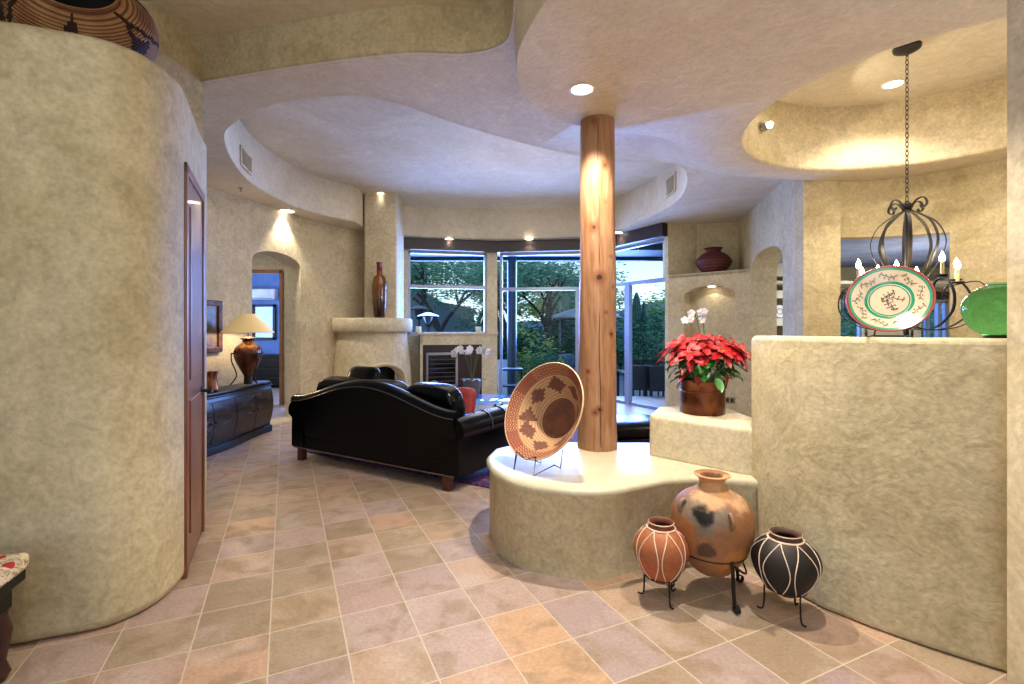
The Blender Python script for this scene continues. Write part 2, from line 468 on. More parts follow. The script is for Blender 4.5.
Epoly = list(Eb)+[Vector((-5, -1.6)), Vector((-5, 3.7))]
outer = [(-5, -1.6), (7, -1.6), (7, 10.6), (-5, 10.6)]
Bpoly = list(Pe)+[Vector((7, 5.25)), Vector((7, -1.6))]
v, f = cdt([(outer, True), (recess, True), (dome, True), (Pe+[Vector((7, 5.25))], False), (Qe+[Vector((7, 5.7))], False), (list(Eb), False), ([(-5, 3.7), Eb[0]], False)])
mb = MB(); zz = []
pset = [tuple(round(c, 4) for c in p) for p in Pe]
Qpoly = list(Qe)+[Vector((7, 5.7)), Vector((7, -1.6))]
for p in v:
    onp = min((p-q).length for q in Pe) < 1e-3
    zz.append(ZB if (onp or inpoly(p, Bpoly) and p.y <= 5.2501 or inpoly(p, dome)) else ZA)
    if abs(p.x-7) < 1e-4: zz[-1] = ZB if p.y < 5.3 else ZA
keep = []
for t in f:
    c = sum((v[i] for i in t), Vector((0, 0)))/3
    if inpoly(c, recess) or inpoly(c, dome) or inpoly(c, Epoly): continue
    keep.append(tuple(t))
mb.add([(p[0], p[1], z) for p, z in zip(v, zz)], keep)
struct(mb, 'ceiling', PLC, smooth=50)
def cap(loop, z, name, m=PLC, th=.1):
    struct(MB().prism([(p[0], p[1]) for p in loop], z, z+th), name, m, smooth=30)
def lip(loop, z0, z1, inward, closed=True, r=.035):
    """fascia strip with rounded lower nose"""
    n = len(loop); q = []; ff = []
    rows = [(-r, 0)]+[(-r+r*math.sin(a), r-r*math.cos(a)) for a in (PI/6, PI/3)]+[(0, r), (0, z1-z0)]
    # rows: (offset inward from hole edge, height)
    for o_, h_ in rows:
        for i in range(n):
            if closed: d = (loop[(i+1) % n]-loop[i-1])
            else: d = loop[min(i+1, n-1)]-loop[max(i-1, 0)]
            d = d.normalized(); nn = Vector((-d.y, d.x))*inward
            p = loop[i]+nn*(o_+r*0)
            q.append((p.x, p.y, z0+h_-.0005))
    m = len(rows)
    for k in range(m-1):
        for i in range(n if closed else n-1):
            j = (i+1) % n; ff.append((k*n+i, k*n+j, (k+1)*n+j, (k+1)*n+i))
    return MB().add(q, ff)
struct(lip(recess, ZA, ZL+.02, 1 if sum(a.x*b.y-b.x*a.y for a, b in zip(recess, recess[1:]+recess[:1])) > 0 else -1), 'trim_living_recess', PLC, smooth=50)
cap(recess, ZL, 'ceiling_living')
struct(lip(dome, ZB, ZD+.02, 1), 'trim_dining_recess', PLL, smooth=50)
cap(dome, ZD, 'ceiling_dining')
struct(lip(list(Eb), ZA, ZE+.02, -1, False), 'trim_entry_band', PL, smooth=50)
struct(MB().prism([(-5, -1.6), (.6, -1.6), (.6, 3.8), (-5, 3.8)], ZE, ZE+.1), 'ceiling_entry', PLC, smooth=0)
struct(MB().box((1, 4.5, 3.99), (12.4, 12.6, .1)), 'ceiling_roof', PL, smooth=0)

# ------------------------------------------------------------------ walls
# closet volume on the left: rounded front, ledge on top at 2.8 m
front = cr([(-4.6, 2.0), (-3.4, 2.06), (-2.7, 2.11), (-2.27, 2.174), (-2.134, 2.22), (-1.95, 2.30), (-1.86, 2.40), (-1.822, 2.52), (-1.83, 2.66), (-1.857, 2.77)], 7)
cl = [(p.x, p.y) for p in front]+[(-2.215, 3.515), (-2.25, 3.61), (-2.42, 3.75), (-4.6, 3.75)]
struct(MB().prism(cl, 0, 2.81), 'wall_left', PL, smooth=35, bevel=.05, bseg=4)
struct(MB().prism([(-2.29, 3.64), (-2.37, 3.2), (-2.8, 3.08), (-4.6, 3.0), (-4.6, 3.74), (-2.40, 3.74)], 2.7, 3.6), 'wall_left_upper', PL, smooth=0)
# living room left wall with arched doorway
lw = cr([(-3.9, 3.7), (-4.0, 4.6), (-3.96, 5.6), (-3.885, 6.18), (-3.79, 6.545), (-3.69, 6.9), (-3.535, 7.53), (-3.43, 7.93), (-3.09, 8.7)], 5)
f_, ln = pathmap(lw, 0)
def s_at(px):
    best = None
    for k in range(2000):
        p = f_(ln*k/2000, 0); q = 512+490*p.x/p.y
        if p.y > 5.2 and (best is None or abs(q-px) < best[0]): best = (abs(q-px), ln*k/2000)
    return best[1]
sa0, sa1 = s_at(252), s_at(300.5)
struct(wall_path(lw, 0, ZA+.03, .32, [arch(sa0, sa1, -.001+.002, 2.40, 2.60)], .2), 'wall_left_living', PLL, smooth=50)
struct(MB().prism([(-2.42, 3.72), (-3.95, 3.72), (-3.95, 3.84), (-2.42, 3.84)], 0, ZA+.03), 'wall_left_return', PL, smooth=0)
# hearth corner wall
hw = [(-3.09, 8.7), (-2.65, 9.2), (-2.2, 9.78)]
struct(wall_path(hw, 0, ZL+.05, .18, (), 0), 'wall_hearth', PLL, smooth=0)
# room beyond the arched doorway
f2, _ = pathmap(lw, 1.25)
pA, pB = f2(sa0-.5, 0), f2(sa1+.55, 0)
def ray_x(px, y): return (px-512)/490*y
blue = mat('bedroom_blue_wall', (104, 136, 196), .7, col2=(92, 124, 186))
yI = 9.3
struct(panel([(-7.5, 0), (ray_x(300, yI)-.0, 0), (ray_x(300, yI), 3.3), (-7.5, 3.3)], [[(-7.2, .002), (ray_x(280.5, yI), .002), (ray_x(280.5, yI), 2.5), (-7.2, 2.5)]],
             lambda s, z: Vector((s, yI, z)), lambda s, z: Vector((s, yI+.15, z))), 'wall_hallway', PLL, smooth=0)
struct(MB().box((-6.6, 12.6, 1.65), (6.0, .1, 3.5)), 'wall_bedroom', blue, smooth=0)
struct(MB().box((-9.2, 10.6, 1.65), (.1, 4.4, 3.5)), 'wall_bedroom_side', blue, smooth=0)
struct(MB().box((-6.4, 9.5, 3.33), (6.1, 6.6, .1)), 'ceiling_hallway', PLC, smooth=0)
struct(MB().box((-6.2, 10.8, -.081), (6.4, 4.0, .16)), 'floor_bedroom', TILE, smooth=0)
struct(MB().box((-6.0, 6.2, 1.65), (.1, 6.4, 3.5)), 'wall_hallway_side', PLL, smooth=0)
dt = MB(); xr = ray_x(280.5, yI)
dt.box((xr+.03, yI-.02, 1.27), (.06, .06, 2.54)); dt.box((xr-1.0, yI-.02, 2.53), (2.1, .06, .06))
struct(dt, 'trim_bedroom_door', mat('oak_trim', (150, 104, 62), .5), smooth=0)

# window wall
A0, A1, B1, C0, C1 = Vector((-2.21, 9.78)), Vector((-.31, 10.2)), Vector((1.85, 9.9)), Vector((1.85, 9.9)), Vector((2.67, 8.38))
def seg(mb, a, b, z0, z1, t, off=0, s0=0., s1=None):
    a, b = Vector(a[:2]), Vector(b[:2]); d = (b-a); ln_ = d.length; d.normalize(); n_ = Vector((-d.y, d.x))
    s1 = ln_ if s1 is None else s1
    p0, p1 = a+d*s0+n_*(off), a+d*s1+n_*(off); q1, q0 = p1+n_*t, p0+n_*t
    return mb.prism([tuple(p0), tuple(p1), tuple(q1), tuple(q0)], z0, z1)
def slen(a, b): return (Vector(b[:2])-Vector(a[:2])).length
def s_px(a, b, px):   # parameter where the camera ray of column px meets the segment
    a, b = Vector(a[:2]), Vector(b[:2]); k = (px-512)/490; d = b-a; ln_ = d.length; d = d/ln_
    return (k*a.y-a.x)/(d.x-k*d.y)
hb = MB(); seg(hb, A0, A1, 3.02, 3.24, .12, -.14); seg(hb, A1, B1, 3.02, 3.24, .12, -.14); seg(hb, C0, C1, 3.02, 3.24, .12, -.14)
beam = hb.build('header_beam', BEAM, smooth=0); tag(beam, 'dark wooden valance beam running above the tall living room windows', 'beam')
wb = MB()
seg(wb, A0, A1, 3.02, 3.5, .2); seg(wb, A1, B1, 3.02, 3.5, .2); seg(wb, C0, C1, 3.02, 3.5, .2)
seg(wb, A0, A1, 0, 1.33, .2)
seg(wb, A0, A1, 0, 3.1, .2, 0, 0, s_px(A0, A1, 408)); seg(wb, A0, A1, 0, 3.1, .2, -.02, s_px(A0, A1, 487))
seg(wb, C0, C1, 0, 3.1, .2, 0, s_px(C0, C1, 665), slen(C0, C1))
struct(wb, 'wall_back', PLL, smooth=0)
GL = bpy.data.materials.new('window_glass'); GL.use_nodes = True; t = GL.node_tree; t.nodes.clear()
o_ = t.nodes.new('ShaderNodeOutputMaterial'); ms = t.nodes.new('ShaderNodeMixShader'); tr = t.nodes.new('ShaderNodeBsdfTransparent'); gs = t.nodes.new('ShaderNodeBsdfGlossy')
gs.inputs['Roughness'].default_value = .02; ms.inputs[0].default_value = .004; tr.inputs[0].default_value = (.86, .95, .96, 1)
t.links.new(tr.outputs[0], ms.inputs[1]); t.links.new(gs.outputs[0], ms.inputs[2]); t.links.new(ms.outputs[0], o_.inputs[0])
def window(name, a, b, s0, s1, z0, z1, trans_z=(), mull=(), w=.05, handle=None):
    fr = MB()
    seg(fr, a, b, z0, z1, .07, .05, s0, s0+w); seg(fr, a, b, z0, z1, .07, .05, s1-w, s1)
    seg(fr, a, b, z0, z0+w, .07, .05, s0, s1); seg(fr, a, b, z1-w, z1, .07, .05, s0, s1)
    for z in trans_z: seg(fr, a, b, z-.035, z+.035, .07, .04, s0, s1)
    for s, mw in mull: seg(fr, a, b, z0, (trans_z[0] if trans_z else z1), .08, .03, s-mw/2, s+mw/2)
    o = fr.build(name, ALU, smooth=0); o['kind'] = 'structure'
    g = MB(); seg(g, a, b, z0+w, z1-w, .008, .08, s0+w, s1-w); g.build('glass_pane', GL, o, smooth=0)
    return o
window('window_1', A0, A1, s_px(A0, A1, 408), s_px(A0, A1, 487), 1.33, 3.02, (2.30,))
window('window_2', A1, B1, .05, slen(A1, B1)-.03, 0, 3.02, (2.27,), ((1.65, .07),))
window('window_3', C0, C1, .03, s_px(C0, C1, 665.5), 0, 3.02, (2.30,), ((s_px(C0, C1, 625.5), .13),))

# alcove wall to the right of the windows: shelf, niche, jar shelf
N0, N1 = Vector((2.67, 8.38)), Vector((3.65, 7.47))
d_ = (N1-N0); nl = d_.length; d_ = d_/nl; nn = Vector((-d_.y, d_.x))
def np_(s, z, o): p = N0+d_*s+nn*o; return Vector((p.x, p.y, z))
sn0, sn1 = s_px(N0, N1, 684), s_px(N0, N1, 735)
nic = [(sn0, .66), (sn1, .66), (sn1, 2.02), ((sn0+sn1)/2+.2, 2.12), ((sn0+sn1)/2, 2.14), ((sn0+sn1)/2-.2, 2.12), (sn0, 2.02)]
struct(panel([(0, 0), (nl, 0), (nl, 2.35), (0, 2.35)], [nic], lambda s, z: np_(s, z, 0), lambda s, z: np_(s, z, .26)), 'wall_alcove', PLL, smooth=0)
sh = MB(); seg(sh, N0, N1, 0, 2.28, .06, .26)
struct(sh, 'wall_alcove_back', PLL, smooth=0)
struct(MB().prism([tuple(N0), tuple(N1), (3.85, 7.6), (3.85, 8.5), (2.8, 8.6)], 2.28, 2.36), 'trim_alcove_shelf', PLL, smooth=0, bevel=.02)
uw = MB(); seg(uw, (2.67, 8.38), (3.19, 8.46), 2.3, 3.3, .2); seg(uw, (3.19, 8.46), (3.85, 8.26), 2.3, 3.3, .2)
struct(uw, 'wall_alcove_upper', PL, smooth=0)
# grey wall with arched passage
K0, K1 = Vector((3.17, 5.33)), Vector((3.85, 8.4)); kd = (K1-K0).normalized(); kl = (K1-K0).length; kn = Vector((kd.y, -kd.x))
def kp(s, z, o): p = K0+kd*s+kn*o; return Vector((p.x, p.y, z))
ks0, ks1 = s_px(K0, K1, 782.7), s_px(K0, K1, 751)
struct(panel([(0, 0), (kl, 0), (kl, 3.3), (0, 3.3)], [arch(ks0, ks1, .002, 2.28, 2.54)], lambda s, z: kp(s, z, 0), lambda s, z: kp(s, z, .36)), 'wall_passage', PL, smooth=30)
# curved dining wall with pass-through
dw = cr([(3.17, 5.33), (3.45, 5.33), (3.8, 5.27), (4.28, 5.02), (4.6, 4.6), (4.75, 4.1), (4.78, 3.0), (4.6, 1.9)], 8)
fd, dl = pathmap(dw, 0)
def s_at2(px, lo=0):
    best = (9e9, 0)
    for k in range(2000):
        p = fd(dl*k/2000, 0); q = 512+490*p.x/p.y
        if abs(q-px) < best[0]: best = (abs(q-px), dl*k/2000)
    return best[1]
o0, o1 = s_at2(835), s_at2(949.5)
struct(wall_path(dw, 0, ZB+.26, .16, [[(o0, 1.0), (o1, 1.0), (o1, 2.40), (o0, 2.43)]], .16), 'wall_dining', PL, smooth=50)
# kitchen beyond
kit = mat('kitchen_ceiling_daylit', (150, 168, 210), .7)  # blue of the window daylight is put into the ceiling colour
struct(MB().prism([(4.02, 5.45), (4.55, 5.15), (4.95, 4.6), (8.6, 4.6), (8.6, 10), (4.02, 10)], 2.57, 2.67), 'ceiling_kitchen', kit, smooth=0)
struct(panel([(3.9, 0), (8.6, 0), (8.6, 2.6), (3.9, 2.6)], [[(ray_x(829, 9), .95), (ray_x(863, 9), .95), (ray_x(863, 9), 1.96), (ray_x(829, 9), 1.96)], [(ray_x(921, 9), .95), (ray_x(950, 9), .95), (ray_x(950, 9), 1.96), (ray_x(921, 9), 1.96)]],
             lambda s, z: Vector((s, 9.0, z)), lambda s, z: Vector((s, 9.15, z))), 'wall_kitchen', PL, smooth=0)
struct(MB().box((8.6, 7, 1.3), (.1, 4.2, 2.7)), 'wall_kitchen_side', PL, smooth=0)
window('window_4', (3, 9.0), (9, 9.0), ray_x(829, 9)-3, ray_x(863, 9)-3, .95, 1.96, (), (), .03)
window('window_5', (3, 9.0), (9, 9.0), ray_x(921, 9)-3, ray_x(950, 9)-3, .95, 1.96, (), ((ray_x(930, 9)-3, .05), (ray_x(941, 9)-3, .05)), .04)
kh = MB().box((6.2, 8.93, 2.04), (4.4, .10, .14)); struct(kh, 'trim_kitchen_valance', BEAM, smooth=0)
struct(MB().box((6.2, 8.6, 2.22), (4.4, .8, .05)), 'trim_kitchen_soffit', PLL, smooth=0)

# half wall and the near wall end on the right
hwp = cr([(1.50, 3.08), (1.468, 2.97), (1.485, 2.76), (1.57, 2.50), (1.793, 2.235), (2.03, 2.03), (2.5, 1.7)], 6)
fh, hl = pathmap(hwp, 0); gh, _ = pathmap(hwp, .2)
hm = panel([(0, 0), (hl, 0), (hl, 1.385), (0, 1.385)], [], fh, gh, .2)
struct(wall_path(hwp, 0, 1.385, .22, (), .2), 'wall_half', PL, smooth=50, bevel=.028, bseg=4)
struct(MB().prism([(1.965, -1.2), (1.965, 1.945), (2.5, 2.1), (5.2, 2.1), (5.2, -1.2)], 0, 3.1), 'wall_right', PLL, smooth=0)
# entry walls beside and behind the camera
struct(MB().box((-3.6, .2, 1.8), (.15, 3.9, 3.7)), 'wall_entry_left', PL, smooth=0)
struct(MB().box((2.6, -1.7, 1.8), (3.4, .15, 3.7)), 'wall_entry_back', PL, smooth=0)
struct(MB().box((-2.9, -1.7, 1.8), (1.6, .15, 3.7)), 'wall_entry_back_left', PL, smooth=0)

# banco (raised curved plaster bench) with step block
bt = [(-.13, 3.75), (-.18, 3.5), (-.155, 3.3), (-.10, 3.11), (.045, 2.90), (.273, 2.79), (.421, 2.765), (.58, 2.79), (.758, 2.88), (.94, 2.975), (1.13, 2.995), (1.30, 2.97), (1.50, 2.93)]
bfront = cr([(p[0], p[1]) for p in bt], 6)
bp = [(p.x, p.y) for p in bfront]+[(1.70, 3.0), (1.70, 3.9), (1.2, 3.95), (.6, 3.95), (.25, 3.96), (.02, 3.9)]
bb = MB()
inn = [(p[0]+(.45-p[0])*.035, p[1]+(3.4-p[1])*.035) for p in bp]
n = len(bp)
def ringz(pl, z): return [(p[0], p[1], z) for p in pl]
bb.add(ringz(inn, 0)+ringz(inn, .455)+ringz(bp, .48)+ringz(bp, .498)+ringz([(p[0]+(.45-p[0])*.02, p[1]+(3.4-p[1])*.02) for p in bp], .512)+ringz([(p[0]+(.45-p[0])*.06, p[1]+(3.4-p[1])*.06) for p in bp], .52),
       [(k*n+i, k*n+(i+1) % n, (k+1)*n+(i+1) % n, (k+1)*n+i) for k in range(5) for i in range(n)])
bb.f.append(tuple(range(5*n, 6*n)))
banco = bb.build('banco', PL, smooth=60); banco.data.materials.append(PLB)
for p in banco.data.polygons:
    if p.center.z > .487: p.material_index = 1
banco['kind'] = 'structure'; banco.name = 'trim_banco'
sb = MB().prism([(.985, 3.52), (1.42, 3.07), (1.52, 3.0), (1.68, 3.1), (1.68, 3.9), (1.16, 3.9)], .5, .815)
struct(sb, 'trim_step_block', PLL, smooth=0, bevel=.03, bseg=4)
BZ = .52; SZ = .815

# ------------------------------------------------------------------ kiva fireplace
fp = thing('kiva_fireplace', 'rounded plaster corner fireplace with an arched black opening and ledge', 'fireplace', (-2.56, 8.98, 0))
def rk(z):
    if z > 1.3: return .62
    return .62+.09*(1-z/1.3)**.8+.02*math.sin(PI*z/1.3)
def fk(o): 
    return lambda a, z: Vector((math.sin(a)*(rk(z)-o), -math.cos(a)*(rk(z)-o), z))
ac = math.radians(33); hwid = .56
op = [(ac-hwid, .25), (ac+hwid, .25), (ac+hwid, .5)]+[(ac+hwid*math.cos(PI*k/12), .5+.29*math.sin(PI*k/12)) for k in range(1, 12)]+[(ac-hwid, .5)]
panel([(-1.9, 0), (1.9, 0), (1.9, 1.42), (-1.9, 1.42)], [op], fk(0), fk(.12), .12).build('hood', PLL, fp, smooth=50)
rim = [fk(-.02)(a, z) for a, z in [(ac+(hwid+.06)*math.cos(PI*k/20), .5+.33*math.sin(PI*k/20)) for k in range(21)]]
rim = [fk(-.02)(ac+hwid+.06, .0)]+rim+[fk(-.02)(ac-hwid-.06, .0)]
MB().tube(rim, .035, 10).build('arch_rim', PLL, fp)
MB().lathe([(.4, .02), (.4, 1.2)], 24, a0=PI, a1=2*PI+.4).build('firebox', DKM, fp)
MB().lathe([(0, 1.38), (.69, 1.38), (.72, 1.41), (.72, 1.60), (.69, 1.63), (0, 1.63)], 48).build('ledge', PLL, fp, smooth=50)
struct(MB().box((-2.34, 9.0, 2.75), (.58, .6, 2.3)), 'wall_chimney', PLL, smooth=0, bevel=.03)

vz = thing('tall_vase', 'tall slim amber and black bottle vase standing on the fireplace ledge', 'vase', (ray_x(379.5, 8.5), 8.5, 1.63))
vm = NB('amber_glaze', .12, spec=.6); z_ = vm.xyz()[2]
vm.color(vm.mix(vm.step(vm.noise(5, 3, stretch=(1, 1, .3)), .4, .6), (120, 70, 20), (40, 22, 12))); 
MB().lathe([(0, 0), (.085, 0), (.095, .03), (.12, .3), (.125, .55), (.10, .70), (.05, .75)], 28).build('body', vm.m, vz)
MB().lathe([(.05, .75), (.045, .76), (.05, .93), (.058, .96), (.04, .96), (.035, .76)], 24).build('neck', mat('red_glass', (110, 20, 12), .12), vz)

# cabinet with wine fridge under window 1
cb = thing('built_in_cabinet', 'plaster bar cabinet with stone ledge under the left window', 'cabinet')
D0, D1 = Vector((-1.72, 9.45)), Vector((-.31, 9.9))
cbm = MB(); 
sI0, sI1 = s_px(D0, D1, 420), s_px(D0, D1, 482)
seg(cbm, D0, D1, 0, 1.33, .2, 0, 0, sI0); seg(cbm, D0, D1, 0, 1.33, .2, 0, sI1); seg(cbm, D0, D1, 1.13, 1.33, .2, 0, sI0, sI1); seg(cbm, D0, D1, 0, .06, .2, 0, sI0, sI1)
seg(cbm, D0, D1, 0, 1.3, .1, .16)
cbm.build('body', PLL, cb, smooth=0)
ld = MB(); seg(ld, D0, D1, 1.33, 1.37, .42, -.03, -.1, slen(D0, D1)+.02); ld.build('ledge', PLL, cb, smooth=0)
ins = MB(); seg(ins, D0, D1, .06, 1.13, .03, .05, sI0, sI1); ins.build('wood_panel', mat('dark_panel', (46, 24, 20), .35, col2=(30, 16, 14)), cb, smooth=0)
wf = thing('wine_fridge', 'built-in wine fridge with steel frame and racks in the bar cabinet', 'fridge')
w0, w1 = s_px(D0, D1, 426), s_px(D0, D1, 458)
m = MB(); seg(m, D0, D1, .3, .98, .035, .012, w0, w0+.045); seg(m, D0, D1, .3, .98, .035, .012, w1-.045, w1); seg(m, D0, D1, .93, .98, .035, .012, w0, w1); seg(m, D0, D1, .3, .35, .035, .012, w0, w1)
m.build('door_frame', STEEL, wf, smooth=0)
m = MB(); seg(m, D0, D1, .35, .93, .006, .035, w0+.045, w1-.045); m.build('glass_door', mat('dark_glass', (12, 12, 16), .08), wf, smooth=0)
for k in range(6):
    m = MB(); seg(m, D0, D1, .41+.085*k, .425+.085*k, .012, .02, w0+.06, w1-.06); m.build('rack', mat('rack_wood', (66, 60, 56), .5), wf, smooth=0)
m = MB(); seg(m, D0, D1, .38, .9, .02, -.02, w0+.012, w0+.03); m.build('handle', STEEL, wf, smooth=0)
for px in (421, 482):
    s = s_px(D0, D1, px); p = D0+(D1-D0).normalized()*s+Vector((-.08, .16))
    c_ = MB().lathe([(0, 0), (.055, 0), (.055, .115), (.048, .12), (.012, .118), (.012, .1), (0, .1)], 20).build('pillar_candle', CREAM)
    c_.location = (p.x, p.y, 1.37)
    tag(c_, 'white pillar candle at the %s end of the bar ledge by the window' % ('left' if px < 450 else 'right'), 'candle', 'candles on the bar ledge')

# ------------------------------------------------------------------ wooden post
def log_mat():
    n = NB('peeled_pine', .42, spec=.4)
    g = n.noise(6, 6, stretch=(3, 3, .35), dist=1.4); g2 = n.noise(22, 5, stretch=(4, 4, .25))
    c = n.ramp(g, [(.3, (172, 132, 100)), (.55, (154, 112, 80)), (.75, (126, 86, 58))])
    c = n.mix(.5, c, n.ramp(g2, [(.3, (200, 190, 176)), (.7, (255, 255, 255))]), 'MULTIPLY')
    for a, z, r in KN:
        p = (.15*math.cos(a), .15*math.sin(a), z); dd = n.f('ADD', n.dist(p), n.f('MULTIPLY', n.f('SUBTRACT', n.noise(30, 2), .5), .02))
        ring = n.f('SUBTRACT', 1, n.step(dd, r*.7, r*2.4)); c = n.mix(n.f('MULTIPLY', ring, .7), c, (118, 66, 34))
        core = n.f('SUBTRACT', 1, n.step(dd, r*.35, r*.8)); c = n.mix(core, c, (48, 26, 16))
    n.color(c); n.bump(n.f('ADD', g, g2), .4, .01); return n.m
def kn(px, py, r): 
    z = H+(330-py)*3.6/490-BZ; x = (px-597.5)/490*3.6; return (-math.acos(max(-1, min(1, x/.15))), z, r)
KN = [kn(591, 118, .022), kn(602, 164, .026), kn(590, 226, .03), kn(596, 277, .034), kn(612, 286, .015), kn(603, 312, .012), kn(592, 413, .02), kn(609, 334, .018), kn(609, 256, .012), kn(603, 200, .014), kn(585, 372, .014), kn(596, 410, .022)]
lg = thing('log_post', 'peeled pine log post rising from the plaster bench to the ceiling', 'post', (ray_x(597.5, 3.76), 3.76, BZ))
m = MB(); seg_ = 40; rows = []
for i in range(41):
    z = (ZB-BZ+.005)*i/40
    for k in range(seg_):
        a = 2*PI*k/seg_
        r = (.150-.022*i/40)*(1+.05*mnoise.noise(Vector((math.cos(a)*1.2, math.sin(a)*1.2, z*1.1)))+.02*mnoise.noise(Vector((math.cos(a)*3, math.sin(a)*3, z*4))))
        for ka, kz, kr in KN:
            dd = math.hypot((a-ka+PI) % (2*PI)-PI, 0)*.15; r += .006*math.exp(-(dd*dd+(z-kz)**2)/(2*(kr*1.3)**2))
        m.v.append(Vector((r*math.cos(a), r*math.sin(a), z)))
for i in range(40):
    for k in range(seg_): m.f.append((i*seg_+k, i*seg_+(k+1) % seg_, (i+1)*seg_+(k+1) % seg_, (i+1)*seg_+k))
m.build('log', log_mat(), lg, smooth=80)
cp = []
for i in range(60):
    z = .03+2.44*i/59; x0 = .0+.016*mnoise.noise(Vector((0, 3, z*2))) - .02*(z/2.5); rr = (.150-.022*z/2.5)*1.004
    cp.append((x0, -math.sqrt(rr*rr-x0*x0), z))
MB().tube(cp, [.0022+.0018*abs(mnoise.noise(Vector((z_i*.3, 0, 0)))) for z_i in range(60)], 5).build('drying_crack', mat('crack_shadow', (58, 36, 22), .9), lg)

# ------------------------------------------------------------------ recessed lamps
def downlight(px, py, z, r, power, label, spot=100, blend=.6, col=WARM, aim=None, emit=14, xy=None):
    y = 490*(z-H)/(330-py) if xy is None else xy[1]; x = ray_x(px, y) if xy is None else xy[0]
    o = thing('recessed_light', label, 'ceiling light', (x, y, z), group='recessed ceiling lights')
    MB().lathe([(r, 0), (r*1.02, -.006), (r*1.25, -.004), (r*1.27, .0), (r, 0)], 32).build('trim_ring', CREAM, o)
    MB().lathe([(0, -.002), (r, -.002)], 28).build('lamp_lens', mat('lamp_glow_%d' % emit, (255, 240, 214), .5, emit=emit), o)
    d = bpy.data.lights.new('lamp', 'SPOT'); d.energy = power; d.spot_size = math.radians(spot); d.spot_blend = blend; d.color = col; d.shadow_soft_size = .05
    l = bpy.data.objects.new('lamp', d); COL.objects.link(l); l.parent = o; l.location = (0, 0, -.03)
    if aim: l.rotation_euler = (Vector(aim)).to_track_quat('-Z', 'Y').to_euler()
    return o
downlight(582, 89, ZB, .07, 360, 'large bright recessed light in the ceiling just in front of the log post', 118, .5)
downlight(381, 193.5, ZL, .07, 60, 'small recessed light above the chimney in the oval recess', 70)
downlight(287, 211, ZA, .10, 150, 'recessed light in the soffit above the arched doorway', 90)
downlight(449, 240.3, ZA, .08, 26, 'recessed light above the dark beam over the left window', 110, xy=(ray_x(449, 9.82), 9.84))
downlight(529, 239.3, ZA, .08, 26, 'recessed light above the dark beam over the middle window', 110, xy=(ray_x(529, 9.84), 9.86))
downlight(618, 237, ZA, .08, 26, 'recessed light just right of the log post over the right window', 110, xy=(ray_x(618, 9.2), 9.2))
downlight(893, 84, ZD, .075, 100, 'recessed light in the dining recess beside the chandelier canopy', 120)
downlight(848, 238, 2.57, .09, 40, 'recessed light in the daylit kitchen ceiling seen through the opening', 120)
# light washing the pots and the half wall from the hall ceiling
downlight(0, 0, ZB, .07, 200, 'recessed light in the ceiling above the clay pots, out of frame', 110, xy=(1.0, 1.7)) if 0 else None
sp = thing('wall_spotlight', 'small round spotlight glowing on the rim of the dining recess', 'spotlight', (2.40, 4.60, 3.34))
MB().lathe([(.0, 0), (.035, 0), (.04, -.02), (.03, -.06), (0, -.065)], 20, M=facing((.6, -.75, .2))).build('housing', STEEL, sp)
MB().ball((.012, -.015, .0), .03, 12, 8).build('bulb', mat('spot_glow', (255, 236, 200), .5, emit=40), sp)
d = bpy.data.lights.new('lamp', 'SPOT'); d.energy = 34; d.spot_size = 2; d.color = (1, .86, .6); l = bpy.data.objects.new('lamp', d); COL.objects.link(l); l.parent = sp; l.location = (.06, -.07, 0)
l.rotation_euler = Vector((1, -.45, -.55)).to_track_quat('-Z', 'Y').to_euler()
nl_ = thing('niche_light', 'tiny light at the top of the alcove niche', 'ceiling light', tuple(np_((sn0+sn1)/2, 2.128, .13)))
MB().lathe([(0, -.004), (.05, -.004), (.06, 0)], 20).build('lamp_lens', mat('lamp_glow_14', (255, 240, 214), .5, emit=14), nl_)
d = bpy.data.lights.new('lamp', 'SPOT'); d.energy = 2.5; d.spot_size = 2.2; d.color = WARM; l = bpy.data.objects.new('lamp', d); COL.objects.link(l); l.parent = nl_; l.location = (0, 0, -.03)

def vent(px, py, zc, y, w, h, nrm, label):
    o = thing('air_vent', label, 'vent', (ray_x(px, y), y, zc)); M = facing(nrm)
    fr = MB()
    for sx, sy, bx, by in ((0, 1, w, .025), (0, -1, w, .025), (1, 0, .025, h), (-1, 0, .025, h)): fr.box(M @ Vector((sx*w/2, sy*h/2, .012)), (bx+.02, by+.0, .02), M=M)
    fr.build('frame', mat('vent_paint', (206, 192, 164), .5), o, smooth=0)
    MB().box(M @ Vector((0, 0, .004)), (w, h, .006), M=M).build('backing', mat('vent_dark', (60, 52, 44), .7), o, smooth=0)
    for k in range(9):
        MB().box(M @ Vector((-w/2+w*(k+.5)/9, 0, .012)), (.012, h, .012), M=M).build('louvre', mat('vent_paint', (206, 192, 164), .5), o, smooth=0)
def nearest(px, side):
    best = None
    for i, p in enumerate(recess):
        q = 512+490*p.x/p.y
        if (p.x < -2.4) == (side < 0) and p.y > 5.0 and (best is None or abs(q-px) < best[0]): best = (abs(q-px), i)
    i = best[1]; p = recess[i]; d = (recess[(i+1) % len(recess)]-recess[i-1]).normalized(); n_ = Vector((-d.y, d.x))
    return p, n_
p, n_ = nearest(244, -1); p = p+n_*.004
vent(0, 0, 0, 1, .42, .20, (n_.x, n_.y, 0), 'rectangular air vent on the left curve of the ceiling recess'); bpy.context.view_layer.update()
VO = [o for o in bpy.data.objects if o.name.startswith('air_vent')]
VO[-1].location = (p.x, p.y, 3.25+.20)
best = min(((recess[i], i) for i in range(len(recess)) if recess[i].x > 1.8 and recess[i].y > 6), key=lambda t_: abs(512+490*t_[0].x/t_[0].y-673)+(t_[0].y < 6.3)*50)
